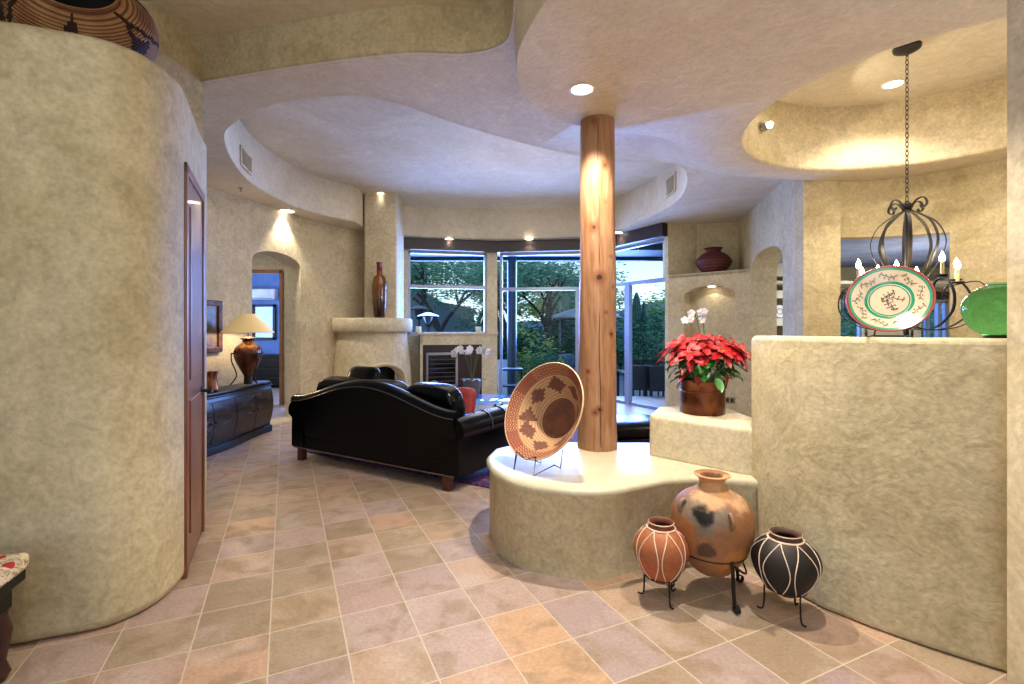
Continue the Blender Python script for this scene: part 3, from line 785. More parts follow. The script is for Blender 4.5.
i = best[1]; p = recess[i]; d = (recess[(i+1) % len(recess)]-recess[i-1]).normalized(); n_ = Vector((-d.y, d.x)); p = p+n_*.004
k0 = set(o.name for o in bpy.data.objects)
vent(0, 0, 0, 1, .34, .26, (n_.x, n_.y, 0), 'rectangular air vent on the right curve of the ceiling recess')
[o for o in bpy.data.objects if o.name not in k0 and o.name.startswith('air_vent')][0].location = (p.x, p.y, 3.25+.30)
spk = thing('sprinkler_head', 'tiny fire sprinkler head under the left soffit', 'sprinkler', (ray_x(241, 6.3), 6.3, ZA))
MB().lathe([(0, 0), (.03, 0), (.03, -.01), (.012, -.012), (.010, -.045), (.026, -.05), (.026, -.054), (0, -.054)], 16).build('head', STEEL, spk)

# ------------------------------------------------------------------ door on the left wall
dr = MB(); da, db = Vector((-1.868, 2.79)), Vector((-2.205, 3.492))
dd_ = (db-da).normalized()
fr = MB(); LD = slen(da, db)
seg(fr, da, db, 0, 2.38, .06, -.016, 0, .06); seg(fr, da, db, 0, 2.38, .06, -.016, LD-.06, LD); seg(fr, da, db, 2.32, 2.38, .06, -.016, 0, LD)
o = fr.build('door_1', DOORW, smooth=0, bevel=.006); o['kind'] = 'structure'
lf = MB()
seg(lf, da, db, .01, 2.32, .03, -.006, .06, LD-.06); leaf = lf.build('door_leaf', DOORW, o, smooth=0)
for z0, z1 in ((.2, 1.0), (1.12, 2.16)):
    pm = MB(); seg(pm, da, db, z0, z1, .012, -.013, .16, LD-.16); pm.build('raised_panel', DOORW, leaf, smooth=0, bevel=.01)
hp = da+dd_*(LD-.11)+Vector((dd_.y, -dd_.x))*.004
hn = Vector((dd_.y, -dd_.x))
hm = MB().tube([(hp.x, hp.y, 1.0), (hp.x+hn.x*.07, hp.y+hn.y*.07, 1.0)], .011, 10).tube([(hp.x+hn.x*.065, hp.y+hn.y*.065, 1.0), (hp.x+hn.x*.07-dd_.x*.11, hp.y+hn.y*.07-dd_.y*.11, .995)], [.010, .007], 10)
hm.tube([(hp.x, hp.y, 1.0), (hp.x+hn.x*.01, hp.y+hn.y*.01, 1.0)], .03, 16)
hm.build('door_handle', IRON, leaf)

# ------------------------------------------------------------------ sofa
sr = math.atan2(-.512, .859)
sofa = thing('leather_sofa', 'black leather camelback sofa with rolled arms seen from behind', 'sofa', (-1.241, 5.179, 0), sr)
sofa.scale = (1.03, 1.02, 1.02)
def topz(x):
    t_ = min(1, abs(x)/1.1); return .70+.21*(.5+.5*math.cos(PI*min(1, t_*1.06)))**.8
m = MB(); nx = 40; prof = []
for i in range(nx+1):
    x = -1.08+2.16*i/nx; tz = topz(x)
    ring = [(-.38, .13), (-.39, .3), (-.405, tz-.16), (-.43, tz-.09), (-.435, tz-.04), (-.40, tz-.005), (-.35, tz), (-.29, tz-.03), (-.27, tz-.09), (-.24, .5), (-.22, .3), (-.22, .13)]
    for y, z in ring: m.v.append(Vector((x, y, z)))
    k = len(ring)
for i in range(nx):
    for j in range(k): m.f.append((i*k+j, i*k+(j+1) % k, (i+1)*k+(j+1) % k, (i+1)*k+j))
m.f += [tuple(range(k)), tuple(range(nx*k+k-1, nx*k-1, -1))]
m.build('backrest', BLK, sofa, smooth=60)
MB().tube([(-1.08+2.16*i/nx, -.437, topz(-1.08+2.16*i/nx)-.065) for i in range(nx+1)], .006, 6).build('piping', mat('leather_piping', (58, 58, 66), .25), sofa)
MB().box((0, .03, .2), (2.06, .84, .15)).build('base', BLK, sofa, bevel=.02)
MB().tube([(-1.07, -.405, .135), (1.07, -.405, .135)], .007, 6).build('nailhead_trim', mat('brass_nails', (120, 104, 80), .35, .6), sofa)
for s in (-1, 1):
    am = MB(); pr = []
    ring = [(-.10, .13), (.10, .13), (.095, .45)]+[(.045+.115*math.cos(a), .53+.115*math.sin(a)) for a in [(-20+k*22)*PI/180 for k in range(12)]]+[(-.10, .48)]
    ys = [-.40, -.36, -.1, .2, .44, .47, .48]; sc_ = [.96, 1, 1, 1, 1, .96, .85]
    for y, c_ in zip(ys, sc_):
        for x, z in ring: am.v.append(Vector((s*(1.02+x*c_), y, .35+(z-.35)*c_)))
    k = len(ring)
    for i in range(len(ys)-1):
        for j in range(k): am.f.append((i*k+j, i*k+(j+1) % k, (i+1)*k+(j+1) % k, (i+1)*k+j))
    am.f += [tuple(range(k)), tuple(range((len(ys)-1)*k+k-1, (len(ys)-1)*k-1, -1))]
    a_ = am.build('armrest', BLK, sofa, smooth=50)
    for yy in (.03, .3):
        MB().tube([(s*(1.02+.045+.118*math.cos(t_)), yy, .53+.118*math.sin(t_)) for t_ in [(-20+k*15)*PI/180 for k in range(15)]], .005, 5).build('seam', mat('leather_piping', (58, 58, 66), .25), a_)
    for yy in (-.37, .40):
        MB().prism([(s*.98-.035, yy-.035), (s*.98+.035, yy-.035), (s*.98+.035, yy+.035), (s*.98-.035, yy+.035)], 0, .13).build('leg', LEGW, sofa, smooth=0, bevel=.006)
for k in range(3):
    MB().pillow((-.62+.62*k, .14, .36), (.63, .68, .20)).build('seat_cushion', BLK, sofa)
    MB().pillow((-.62+.62*k, -.13, .64), (.65, .24, .50), M=rot('X', 12)).build('back_cushion', BLK, sofa)
def loose(name, lx, ly, z, d, M, mt, label):
    o = thing(name, label, 'pillow'); c, s_ = math.cos(sr), math.sin(sr)
    o.location = (-1.241+lx*c-ly*s_, 5.179+lx*s_+ly*c, z); o.rotation_euler = (0, 0, sr)
    MB().pillow((0, 0, 0), d, M=M, puff=1.3).build('cushion', mt, o); 
    e_ = MB(); pts = [M @ Vector((d[0]*.47*math.copysign(abs(math.cos(a))**.4, math.cos(a)), d[1]*.47*math.copysign(abs(math.sin(a))**.4, math.sin(a)), 0)) for a in [2*PI*k/40 for k in range(40)]]
    e_.tube(pts, .008, 6, closed=True).build('piping', mt, o)
loose('throw_pillow', -.60, .10, .865, (.46, .30, .14), rot('X', 62), BLK, 'shiny black leather pillow poking above the camel hump of the sofa')
loose('throw_pillow', .62, .22, .64, (.50, .38, .16), rot('X', 66) @ rot('Z', 6), REDC, 'dark red throw pillow by the right arm of the sofa')
loose('throw_pillow', .22, .30, .68, (.32, .32, .15), rot('X', 70) @ rot('Z', 35), mat('brown_velvet', (120, 66, 44), .6), 'brown throw pillow peeking over the middle of the sofa back')

def rug_mat():
    n = NB('oriental_rug', .9); v_ = n.noise(7, 5, dist=1.5); w_ = n.noise(22, 3)
    c = n.ramp(v_, [(.35, (40, 28, 84)), (.48, (70, 40, 104)), (.56, (120, 40, 60)), (.62, (34, 34, 74)), (.7, (150, 130, 160))])
    n.color(n.mix(n.step(w_, .55, .6), c, (22, 20, 52))); return n.m
rg = MB().box((0, 0, .006), (2.7, 2.9, .012)).build('area_rug', rug_mat(), smooth=0)
c, s_ = math.cos(sr), math.sin(sr); lx, ly = 0.02, 1.3
rg.location = (-1.241+lx*c-ly*s_, 5.179+lx*s_+ly*c, .001); rg.rotation_euler = (0, 0, sr)
tag(rg, 'navy and purple patterned area rug under the sofa', 'rug')

# glass coffee table + orchid
TX, TY = -.42, 6.95
ct = thing('glass_coffee_table', 'low oval glass coffee table beyond the sofa arm', 'table', (TX, TY, .013))
GT = mat('table_glass', (96, 150, 214), .05, col2=(86, 140, 210), spec=.8)
MB().lathe([(0, .42), (.49, .42), (.5, .427), (.49, .435), (0, .435)], 40, sx=1.05).build('table_top', GT, ct)
for a in (.6, 2.2, 3.8, 5.3):
    MB().tube(cr([(.36*math.cos(a), .36*math.sin(a), 0), (.3*math.cos(a), .3*math.sin(a), .2), (.36*math.cos(a), .36*math.sin(a), .42)], 5), .016, 8).build('leg', IRON, ct)
MB().tube([(.31*math.cos(2*PI*k/24), .31*math.sin(2*PI*k/24), .15) for k in range(24)], .01, 6, closed=True).build('stretcher', IRON, ct)

def petal(mb, c, M, ln_, w, cup=.2, n_=6, tip=1.):
    """pointed leaf from c along local +x of M"""
    q = []; ff = []
    for i in range(n_+1):
        t_ = i/n_; ww = w*math.sin(PI*min(.999, t_**.8*(.92 if tip else .85)))**.9*(1-t_*.1)
        if i == n_: ww = .001
        dz = -cup*ln_*t_*t_
        for s in (-1, 0, 1): q.append(Vector(c)+M @ Vector((ln_*t_, s*ww/2, dz+abs(s)*w*.14)))
    for i in range(n_):
        for s in (0, 1): ff.append((i*3+s, i*3+s+1, i*3+4+s, i*3+3+s))
    mb.add(q, ff)
def orchid_flower(mb, c, nrm, r):
    M = facing(nrm)
    for k, w in ((0, 1.), (1, .8), (2, .8), (3, 1.), (4, .8)):
        a = 2*PI*k/5+.3; mb_r = M @ Matrix.Rotation(a, 3, 'Z'); petal(mb, c, mb_r, r, r*.95*w, .1, 5, 0)
def orchid(name, loc, label, pot, stems, h, fr=.035, nfl=4):
    o = thing(name, label, 'plant', loc)
    if pot:
        MB().lathe([(0, 0), (.085, 0), (.095, .01), (.125, .14), (.13, .24), (.125, .26), (.118, .255), (.118, .2), (0, .2)], 28).build('pot', mat('grey_clay_pot', (112, 100, 94), .7), o)
    lv = MB()
    for k in range(7):
        a = 2*PI*k/7+R.random(); petal(lv, (0, 0, .21 if pot else .18), Matrix.Rotation(a, 3, 'Z') @ rot('Y', -35), .2, .07, .5)
    lv.build('leaves', DGREEN, o)
    for st in stems:
        pts = cr([(0, 0, .2), (st[0]*.3, st[1]*.3, .2+h*.5), (st[0]*.7, st[1]*.7, .2+h*.9), (st[0], st[1], .2+h*.98), (st[0]*1.5, st[1]*1.5, .2+h*.88)], 6)
        sm = MB().tube(pts, .004, 6).build('flower_stem', STEM, o)
        fm = MB()
        for k in range(nfl):
            p = pts[-1-int(k*2.6)]; orchid_flower(fm, p+Vector((R.uniform(-.02, .02), -.02, R.uniform(-.02, .02))), (R.uniform(-.4, .4), -1, R.uniform(-.2, .4)), fr)
        fm.build('blossoms', WHITE, sm)
orchid('potted_orchid', (-.58, 7.1, .449), 'white orchid in a grey clay pot on the glass coffee table', True, [(-.17, -.03), (.12, .0), (-.04, .04), (.17, .02)], .50, .052, 5)
orchid('white_orchid', (1.50, 3.78, SZ), 'small white orchid rising behind the poinsettia', True, [(-.11, 0), (-.03, .02)], .55, .032, 4)

# ottoman behind the post
ot = thing('leather_ottoman', 'blue black leather ottoman behind the log post', 'ottoman', (1.2, 5.2, 0), .15)
MB().box((0, 0, .24), (.86, .66, .2)).build('base', BLK, ot, bevel=.03)
MB().pillow((0, 0, .4), (.9, .7, .18)).build('seat_cushion', BLK, ot)
for sx in (-1, 1):
    for sy in (-1, 1): MB().lathe([(.022, 0), (.035, .07), (.03, .15)], 12, (sx*.36, sy*.26, 0)).build('leg', LEGW, ot)

# ------------------------------------------------------------------ sideboard, lamp, jar, painting
sbd = thing('sideboard', 'long black lacquer sideboard with bowed doors against the left wall', 'sideboard', (-3.87, 6.0, 0))
y0, y1 = -1.1, 1.0
def bulge(z): return .05*math.sin(PI*min(1, max(0, (z-.12)/.56)))
def dx(y): return -.0
b = MB(); n = 24; ringz_ = [(.08+.56*k/10) for k in range(11)]
pl = lambda z: [(0, y0), (.44+bulge(z)*.4, y0), (.47+bulge(z), y0+.12)]+[(.455+bulge(z)+.018*math.cos(PI*3*(k/12-.5)), y0+.12+(y1-y0-.24)*k/12) for k in range(1, 12)]+[(.47+bulge(z), y1-.12), (.38+bulge(z)*.4, y1), (.20, y1)]
K_ = len(pl(.3))
for z in ringz_: b.v += [Vector((p[0], p[1], z)) for p in pl(z)]
for i in range(len(ringz_)-1):
    for j in range(K_): b.f.append((i*K_+j, i*K_+(j+1) % K_, (i+1)*K_+(j+1) % K_, (i+1)*K_+j))
b.f += [tuple(range(K_-1, -1, -1)), tuple(range((len(ringz_)-1)*K_, len(ringz_)*K_))]
b.build('body', DKW, sbd, smooth=30)
tp = [(p[0]+(.04 if p[0] > 0 else 0), p[1]+(.03 if p[1] > 0 else -.03)*(abs(p[1]) > .9)) for p in pl(.1)]
MB().prism(tp, .64, .665).build('top', DKW, sbd, smooth=0, bevel=.01)
MB().prism([(p[0]+(.02 if p[0] > 0 else 0), p[1]) for p in pl(.1)], .665, .70).build('top', DKW, sbd, smooth=0, bevel=.012)
MB().prism([(p[0]+(.035 if p[0] > 0 else 0), p[1]) for p in pl(.1)], 0, .09).build('plinth', DKW, sbd, smooth=0, bevel=.01)
for k in range(4):
    a = y0+.14+(y1-y0-.28)*k/4; bq = a+(y1-y0-.28)/4-.015; dm = MB(); rows = 9
    for i in range(rows+1):
        z = .13+.47*i/rows
        for yy in (a, bq): dm.v.append(Vector((.488+bulge(z), yy, z)))
        for yy in (a, bq): dm.v.append(Vector((.46+bulge(z), yy, z)))
    for i in range(rows):
        q = i*4; dm.f += [(q, q+1, q+5, q+4), (q+2, q+6, q+7, q+3), (q, q+4, q+6, q+2), (q+1, q+3, q+7, q+5)]
    dm.f += [(0, 2, 3, 1), (rows*4, rows*4+1, rows*4+3, rows*4+2)]
    D_ = dm.build('door', mat('walnut_door', (58, 44, 36), .2, col2=(30, 22, 20), nscale=5, stretch=(1, 1, 4), spec=.2), sbd, smooth=30)
    hy = bq-.04 if k % 2 == 0 else a+.04
    MB().ball((.505+bulge(.37), hy, .37), .014, 10, 6).build('knob', IRON, D_)
lamp = thing('table_lamp', 'table lamp with parchment shade on a fluted brown urn and iron stand', 'lamp', (-3.42, 6.35, .70))
ur = MB(); pf = [(0.02, .10), (.05, .13), (.10, .22), (.155, .34), (.17, .42), (.15, .49), (.09, .54), (.065, .57), (.075, .60), (.095, .615), (.06, .63), (0, .63)]
ur.lathe(cr(pf, 4), 48)
for p in ur.v:
    r = math.hypot(p.x, p.y)
    if .05 < r and .12 < p.z < .52: a = math.atan2(p.y, p.x); k_ = 1-.05*abs(math.sin(a*8)); p.x *= k_; p.y *= k_
ur.build('urn', mat('bronze_urn', (104, 58, 34), .25, .35, col2=(60, 34, 22), nscale=6), lamp, smooth=70)
for k in range(3):
    a = 2*PI*k/3-.5
    MB().tube(cr([(.20*math.cos(a), .20*math.sin(a), .02), (.13*math.cos(a), .13*math.sin(a), .14), (.185*math.cos(a), .185*math.sin(a), .32), (.185*math.cos(a), .185*math.sin(a), .43)], 5), .008, 6).build('stand_leg', IRON, lamp)
MB().tube([(.178*math.cos(2*PI*k/30), .178*math.sin(2*PI*k/30), .42) for k in range(30)], .007, 6, closed=True).build('stand_ring', IRON, lamp)
MB().tube([(0, 0, .02), (0, 0, .12)], .05, 16).build('base', IRON, lamp)
MB().tube([(0, 0, .62), (0, 0, .90)], .010, 8).build('stem', IRON, lamp)
shm = bpy.data.materials.new('parchment_shade'); shm.use_nodes = True; b_ = shm.node_tree.nodes['Principled BSDF']
b_.inputs['Base Color'].default_value = lin((222, 196, 144)); b_.inputs['Roughness'].default_value = .8; b_.inputs['Transmission Weight'].default_value = 0
b_.inputs['Emission Color'].default_value = lin((232, 196, 128)); b_.inputs['Emission Strength'].default_value = .35
MB().lathe([(.08, .93), (.31, .69), (.304, .685), (.074, .925)], 40).build('lamp_shade', shm, lamp)
d = bpy.data.lights.new('bulb', 'POINT'); d.energy = 22; d.color = (1, .78, .5); d.shadow_soft_size = .05; l = bpy.data.objects.new('bulb', d); COL.objects.link(l); l.parent = lamp; l.location = (0, 0, .74)
jar = thing('copper_vase', 'small shiny copper vase at the near end of the black sideboard', 'vase', (ray_x(210, 5.75), 5.78, .70))
MB().lathe([(0, 0), (.06, 0), (.075, .02), (.06, .12), (.055, .18), (.07, .23), (.062, .23), (.048, .18), (.05, .1), (0, .06)], 28).build('body', mat('polished_copper', (184, 122, 92), .22, .8, col2=(110, 60, 44), nscale=5), jar)
pn = thing('framed_painting', 'dark landscape painting in a bronze frame on the wall above the sideboard', 'painting')
pa, pb = f_(s_at(206)-.35, 0), f_(s_at(219), 0)
pa, pb = Vector((pa.x, pa.y)), Vector((pb.x, pb.y))
pz0, pz1 = H-(352-330)*6.4/490, H+(330-301)*6.4/490
m = MB(); LP = slen(pa, pb)
for a_, b2, z0, z1 in ((0, .07, pz0, pz1), (LP-.07, LP, pz0, pz1), (0, LP, pz0, pz0+.07), (0, LP, pz1-.07, pz1)): seg(m, pa, pb, z0, z1, .05, -.06, a_, b2)
m.build('frame', FRAMEG, pn, smooth=0, bevel=.01)
pm_ = NB('dark_landscape', .3); zc = pm_.xyz()[2]
pm_.color(pm_.mix(.35, pm_.ramp(pm_.f('MULTIPLY', pm_.f('SUBTRACT', zc, pz0), 1.5), [(0, (40, 24, 16)), (.3, (120, 90, 44)), (.45, (50, 40, 50)), (.6, (90, 100, 130)), (.9, (50, 60, 110))]), pm_.ramp(pm_.noise(7, 5), [(.35, (20, 16, 14)), (.65, (170, 150, 120))])))
m = MB(); seg(m, pa, pb, pz0+.06, pz1-.06, .02, -.035, .06, LP-.06); m.build('canvas', pm_.m, pn, smooth=0)

# bedroom glimpse
mr = thing('wall_mirror', 'black framed mirror on the blue wall seen through the arched doorway', 'mirror', (ray_x(262, 12.4), 12.5, 1.62))
for sx in (-1, 1): MB().box((sx*.26, 0, 0), (.06, .05, .9)).build('frame_side', DKW, mr, smooth=0)
for sz in (-1, 1): MB().box((0, 0, sz*.42), (.58, .05, .06)).build('frame_rail', DKW, mr, smooth=0)
MB().box((0, .01, 0), (.48, .02, .8)).build('glass', mat('pale_mirror', (150, 180, 226), .15, .3), mr, smooth=0)
acu = thing('wall_air_conditioner', 'white split air conditioner high on the blue wall beyond the arch', 'air conditioner', (ray_x(262, 12.4), 12.42, 2.18))
MB().box((0, 0, .14), (.72, .2, .28)).build('case', mat('appliance_white', (226, 232, 244), .4), acu, smooth=0, bevel=.03)
MB().box((0, -.09, .03), (.62, .04, .04)).build('louvre', mat('appliance_grey', (150, 160, 180), .4), acu, smooth=0)
ch = thing('dark_dresser', 'black dresser below the mirror in the blue room', 'dresser', (ray_x(268, 12.2), 12.2, 0))
MB().box((0, 0, .42), (1.0, .5, .72)).build('body', DKW, ch, smooth=0, bevel=.01)
MB().box((0, 0, .80), (1.06, .54, .04)).build('top', DKW, ch, smooth=0, bevel=.01)
for k in range(3): MB().box((0, -.26, .18+.21*k), (.94, .02, .18)).build('drawer', DKW, ch, smooth=0, bevel=.006)
for sx in (-1, 1): MB().box((sx*.45, 0, .03), (.06, .45, .06)).build('foot', DKW, ch, smooth=0)

# ------------------------------------------------------------------ basket tray on stand
def tray_mat():
    n = NB('coiled_tray', .62, spec=.3); x, y, z = n.xyz()
    r = n.f('DIVIDE', n.f('SQRT', n.f('ADD', n.f('MULTIPLY', x, x), n.f('MULTIPLY', y, y))), .335)
    a = n.f('ARCTAN2', y, x)
    stitch = n.f('SINE', n.f('MULTIPLY', a, 150)); coil = n.f('SINE', n.f('MULTIPLY', r, 150))
    dark = (96, 38, 28); mid = (138, 64, 44); pale = (190, 148, 106)
    ar = n.f('DIVIDE', n.f('FLOOR', n.f('MULTIPLY', a, 9)), 9)
    rr = n.f('DIVIDE', n.f('FLOOR', n.f('MULTIPLY', r, 26)), 26)
    saw = n.f('PINGPONG', n.f('ADD', ar, .35), .42)
    # band of stepped diamonds between .45 and .8
    dia = n.f('ADD', n.f('ABSOLUTE', n.f('SUBTRACT', rr, .62)), n.f('MULTIPLY', saw, .34))
    c = n.mix(n.f('GREATER_THAN', dia, .125), dark, pale)
    outerm = n.f('GREATER_THAN', r, .79)
    chk = n.f('GREATER_THAN', n.f('MULTIPLY', n.f('SINE', n.f('MULTIPLY', a, 64)), n.f('SINE', n.f('MULTIPLY', r, 150))), .42)
    c = n.mix(outerm, c, n.mix(chk, mid, (210, 160, 112)))
    c = n.mix(n.f('MULTIPLY', outerm, n.f('GREATER_THAN', n.f('PINGPONG', n.f('ADD', a, .2), .8), .55)), c, (138, 60, 40))
    c = n.mix(n.f('LESS_THAN', r, .42), c, n.mix(n.step(n.noise(9, 3), .4, .6), (120, 58, 36), (90, 38, 26)))
    c = n.mix(n.f('GREATER_THAN', r, .965), c, (222, 190, 150))
    c = n.mix(n.f('MULTIPLY', n.step(coil, -.2, -.9), .45), c, (64, 34, 22))
    c = n.mix(n.f('MULTIPLY', n.f('GREATER_THAN', stitch, .3), .18), c, (235, 205, 170))
    n.color(c); n.bump(n.f('ADD', coil, n.f('MULTIPLY', stitch, .3)), .5, .004); return n.m
by = 3.22; bz = H-(412-330)*by/490
tb = thing('woven_tray', 'large round coiled basket tray in red brown pattern propped beside the log post', 'basket', (ray_x(547, by), by, bz))
Mt = facing((-.67, -.60, .42)) @ rot('Z', 20)
prf = [(0, -.145), (.13, -.142), (.155, -.13), (.20, -.085), (.26, -.025), (.31, .03), (.328, .045), (.333, .052), (.328, .058), (.318, .05), (.255, -.01), (.195, -.07), (.15, -.115), (.12, -.125), (0, -.128)]
tr_ = MB().lathe(cr(prf, 3), 72).build('tray', tray_mat(), smooth=70); tr_.parent = tb; tr_.matrix_local = Mt.to_4x4()
pc = Vector(tb.location)
sd = MB(); base = BZ+.004-bz
for k, (ax, ay) in enumerate(((-.16, -.10), (.14, -.16))):
    pass
low = Mt @ Vector((0, 0, 0))
dn = Vector((0, 0, -1)); rimdir = (dn-Mt.col[2]*dn.dot(Mt.col[2])).normalized()
rp_ = rimdir*.325
side = Mt.col[2].cross(rimdir).normalized(); hz = Vector((Mt.col[2].x, Mt.col[2].y, 0)).normalized()
for s in (-1, 1):
    w_ = side*s*.09
    a1 = rp_*.93+w_+Mt.col[2]*.07; 
    sd.tube([a1, Vector((a1.x+hz.x*.02, a1.y+hz.y*.02, base)), Vector((rp_.x+w_.x*1.9, rp_.y+w_.y*1.9, rp_.z*.95)) - Mt.col[2]*.03], .0035, 6)
    bk = rp_+w_-hz*.17
    sd.tube([Vector((rp_.x+w_.x*1.9, rp_.y+w_.y*1.9, rp_.z*.95))-Mt.col[2]*.03, Vector((bk.x, bk.y, base)), Vector((bk.x-hz.x*.02, bk.y-hz.y*.02, base+.12))], .0035, 6)
sd.tube([rp_*.93-side*.09+Mt.col[2]*.07, rp_*.97+Mt.col[2]*.06+Vector((0, 0, -.02)), rp_*.93+side*.09+Mt.col[2]*.07], .0035, 6)
st_ = thing('wire_plate_stand', 'thin black wire stand holding the woven tray', 'stand', tuple(pc))
sd.build('wire_frame', IRON, st_)

# ------------------------------------------------------------------ clay pots on the floor
def clay(name, a, b, spots):
    n = NB(name, .55, spec=.3); g = n.noise(3.4, 6, dist=.8)
    c = n.ramp(g, [(.3, a), (.7, b)])
    for (p, r, col, ed) in spots:
        dd = n.f('ADD', n.dist(p), n.f('MULTIPLY', n.f('SUBTRACT', n.noise(16, 4), .5), ed))
        c = n.mix(n.f('SUBTRACT', 1, n.step(dd, r*.55, r)), c, col)
    c = n.mix(.35, c, n.ramp(n.noise(50, 4), [(.3, (180, 170, 160)), (.7, (255, 255, 255))]), 'MULTIPLY')
    n.color(c); n.bump(g, .2, .01); return n.m
OX, OY = 1.085, 2.66
olla = thing('clay_olla', 'large brown clay water jar with small loop handles in an iron stand', 'pot', (OX, OY, 0))
ym = OY-.2
def zf(py, y=OY): return H-(py-330)*y/490
zt = zf(478, 2.60)
opf = [(0, .11), (.05, .115), (.11, .155), (.165, .24), (.200, .33), (.213, .42), (.203, .50), (.165, .565), (.11, .605), (.078, .625), (.066, .65), (.068, .675), (.085, .695), (.093, .70), (.088, .706), (.062, .70), (.055, .68), (.053, .63), (.1, .58), (.12, .4), (0, .2)]
kz = (zt)/.70
opf = [(r, z*kz) for r, z in opf]
om = clay('olla_clay', (158, 112, 76), (132, 90, 60), [((-.11, -.15, .50), .17, (122, 108, 94), .2), ((-.115, -.165, .49), .075, (16, 13, 12), .10), ((-.10, -.17, .30), .06, (88, 66, 50), .12), ((.12, -.12, .60), .14, (196, 158, 122), .2), ((-.04, -.1, .62), .16, (196, 150, 108), .2), ((-.2, -.08, .35), .12, (164, 108, 66), .16), ((.05, -.2, .22), .12, (176, 120, 66), .14)])
MB().lathe(cr(opf, 4), 56).build('body', om, olla, smooth=70)
for a, zz_ in ((math.radians(196), .53), (math.radians(-86), .50), (math.radians(70), .53)):
    r0 = .168 if zz_ > .52 else .19; u = Vector((math.cos(a), math.sin(a), 0))
    MB().tube([u*(r0+.036*math.sin(t_)-.0)+Vector((0, 0, zz_*kz+.036*math.cos(t_))) for t_ in [PI*k/10 for k in range(11)]], .011, 8).build('loop_handle', om, olla)
ist = thing('iron_pot_stand', 'low wrought iron tripod ring stand with scroll feet under the big jar', 'stand', (OX, OY, 0))
MB().tube([(.172*math.cos(2*PI*k/40), .172*math.sin(2*PI*k/40), .235) for k in range(40)], .006, 6, closed=True).build('ring', IRON, ist)
for k, a in enumerate((math.radians(-80), math.radians(25), math.radians(168))):
    u = Vector((math.cos(a), math.sin(a), 0)); t__ = Vector((-u.y, u.x, 0))
    pts = [u*.175+Vector((0, 0, .25)), u*.185+Vector((0, 0, .2)), u*.19+Vector((0, 0, .1)), u*.2+Vector((0, 0, .03))]
    pts += [u*(.215+.02*math.cos(q))+Vector((0, 0, .024+.018*math.sin(q))) for q in [PI+PI*j/6 for j in range(10)]]
    MB().ribbon(cr(pts, 3), t__, .018, .006).build('leg', IRON, ist)
MB().tube(cr([(.17*math.cos(math.radians(a)), .17*math.sin(math.radians(a)), z) for a, z in ((-80, .23), (-20, .13), (25, .235))]+[], 8), .005, 6).build('brace', IRON, ist)

def corded(x, y, name, label, mt, cordm, R0, zb, zt_, nc, slabel, lean=0):
    o = thing(name, label, 'pot', (x, y, 0)); hgt = zt_-zb
    pf = [(0, 0), (.25, .01), (.52, .09), (.80, .26), (.96, .44), (1.0, .56), (.93, .70), (.72, .83), (.5, .90), (.42, .93), (.43, .97), (.47, 1.0), (.43, 1.0), (.37, .96), (.37, .9), (.6, .8), (.7, .5), (0, .2)]
    body = cr([(r*R0, zb+z*hgt) for r, z in pf], 4)
    MB().lathe(body, 52).build('body', mt, o, smooth=70)
    def rad(z):
        for i in range(len(body)//1-1):
            if body[i][1] <= z <= body[i+1][1] and i < 4*11:
                t_ = (z-body[i][1])/max(1e-6, body[i+1][1]-body[i][1]); return body[i][0]+(body[i+1][0]-body[i][0])*t_
        return R0*.4
    cm = MB()
    for zq in (.905, ):
        z = zb+zq*hgt; r = rad(z)+.003; cm.tube([(r*math.cos(2*PI*k/40), r*math.sin(2*PI*k/40), z) for k in range(40)], .005, 6, closed=True)
    r = .455*R0; cm.tube([(r*1.0*math.cos(2*PI*k/40), r*math.sin(2*PI*k/40), zt_-.002) for k in range(40)], .0035, 6, closed=True)
    for k in range(nc):
        a0 = 2*PI*k/nc+.35
        for sgn in (-1, 1):
            pts = []
            for j in range(17):
                t_ = j/16; z = zb+hgt*(.06+.84*t_); wv = math.sin(PI*t_)**.7*.43*2*PI/nc
                a = a0+sgn*wv; r = rad(z)+.002; pts.append((r*math.cos(a), r*math.sin(a), z))
            cm.tube(pts, .0026, 6)
    cm.build('cord_netting', cordm, o)
    s_o = thing(name.replace('pot', 'pot')+'_stand', slabel, 'stand', (x, y, 0))
    MB().tube([(R0*.60*math.cos(2*PI*k/32), R0*.60*math.sin(2*PI*k/32), zb+hgt*.12) for k in range(32)], .004, 6, closed=True).build('ring', IRON, s_o)
    for a in (math.radians(-78), math.radians(35), math.radians(160)):
        u = Vector((math.cos(a), math.sin(a), 0)); r = R0*.6
        MB().tube(cr([u*r+Vector((0, 0, zb+hgt*.12)), u*r*1.02+Vector((0, 0, zb*.5)), u*r*1.1+Vector((0, 0, .006)), u*(r+.035)+Vector((0, 0, .008))], 4), .0045, 6).build('leg', IRON, s_o)
cordw = mat('rawhide_cord', (226, 206, 184), .6)
corded(ray_x(661, 2.60), 2.60, 'corded_clay_pot', 'small orange clay pot laced with white cord, left of the big jar',
       clay('orange_clay', (172, 104, 66), (132, 74, 46), [((0, 0, .42), .10, (110, 60, 42), .03), ((-.10, -.08, .16), .09, (176, 92, 60), .1)]), cordw, .143, .085, .405, 7, 'thin iron tripod under the small orange pot')
corded(ray_x(785.5, 2.46), 2.46, 'corded_black_pot', 'black clay pot laced with pale cord, right of the big jar by the half wall',
       clay('black_clay', (40, 36, 35), (22, 20, 20), [((0, 0, .40), .12, (92, 66, 56), .04)]), cordw, .158, .095, .405, 7, 'thin iron tripod under the black corded pot')

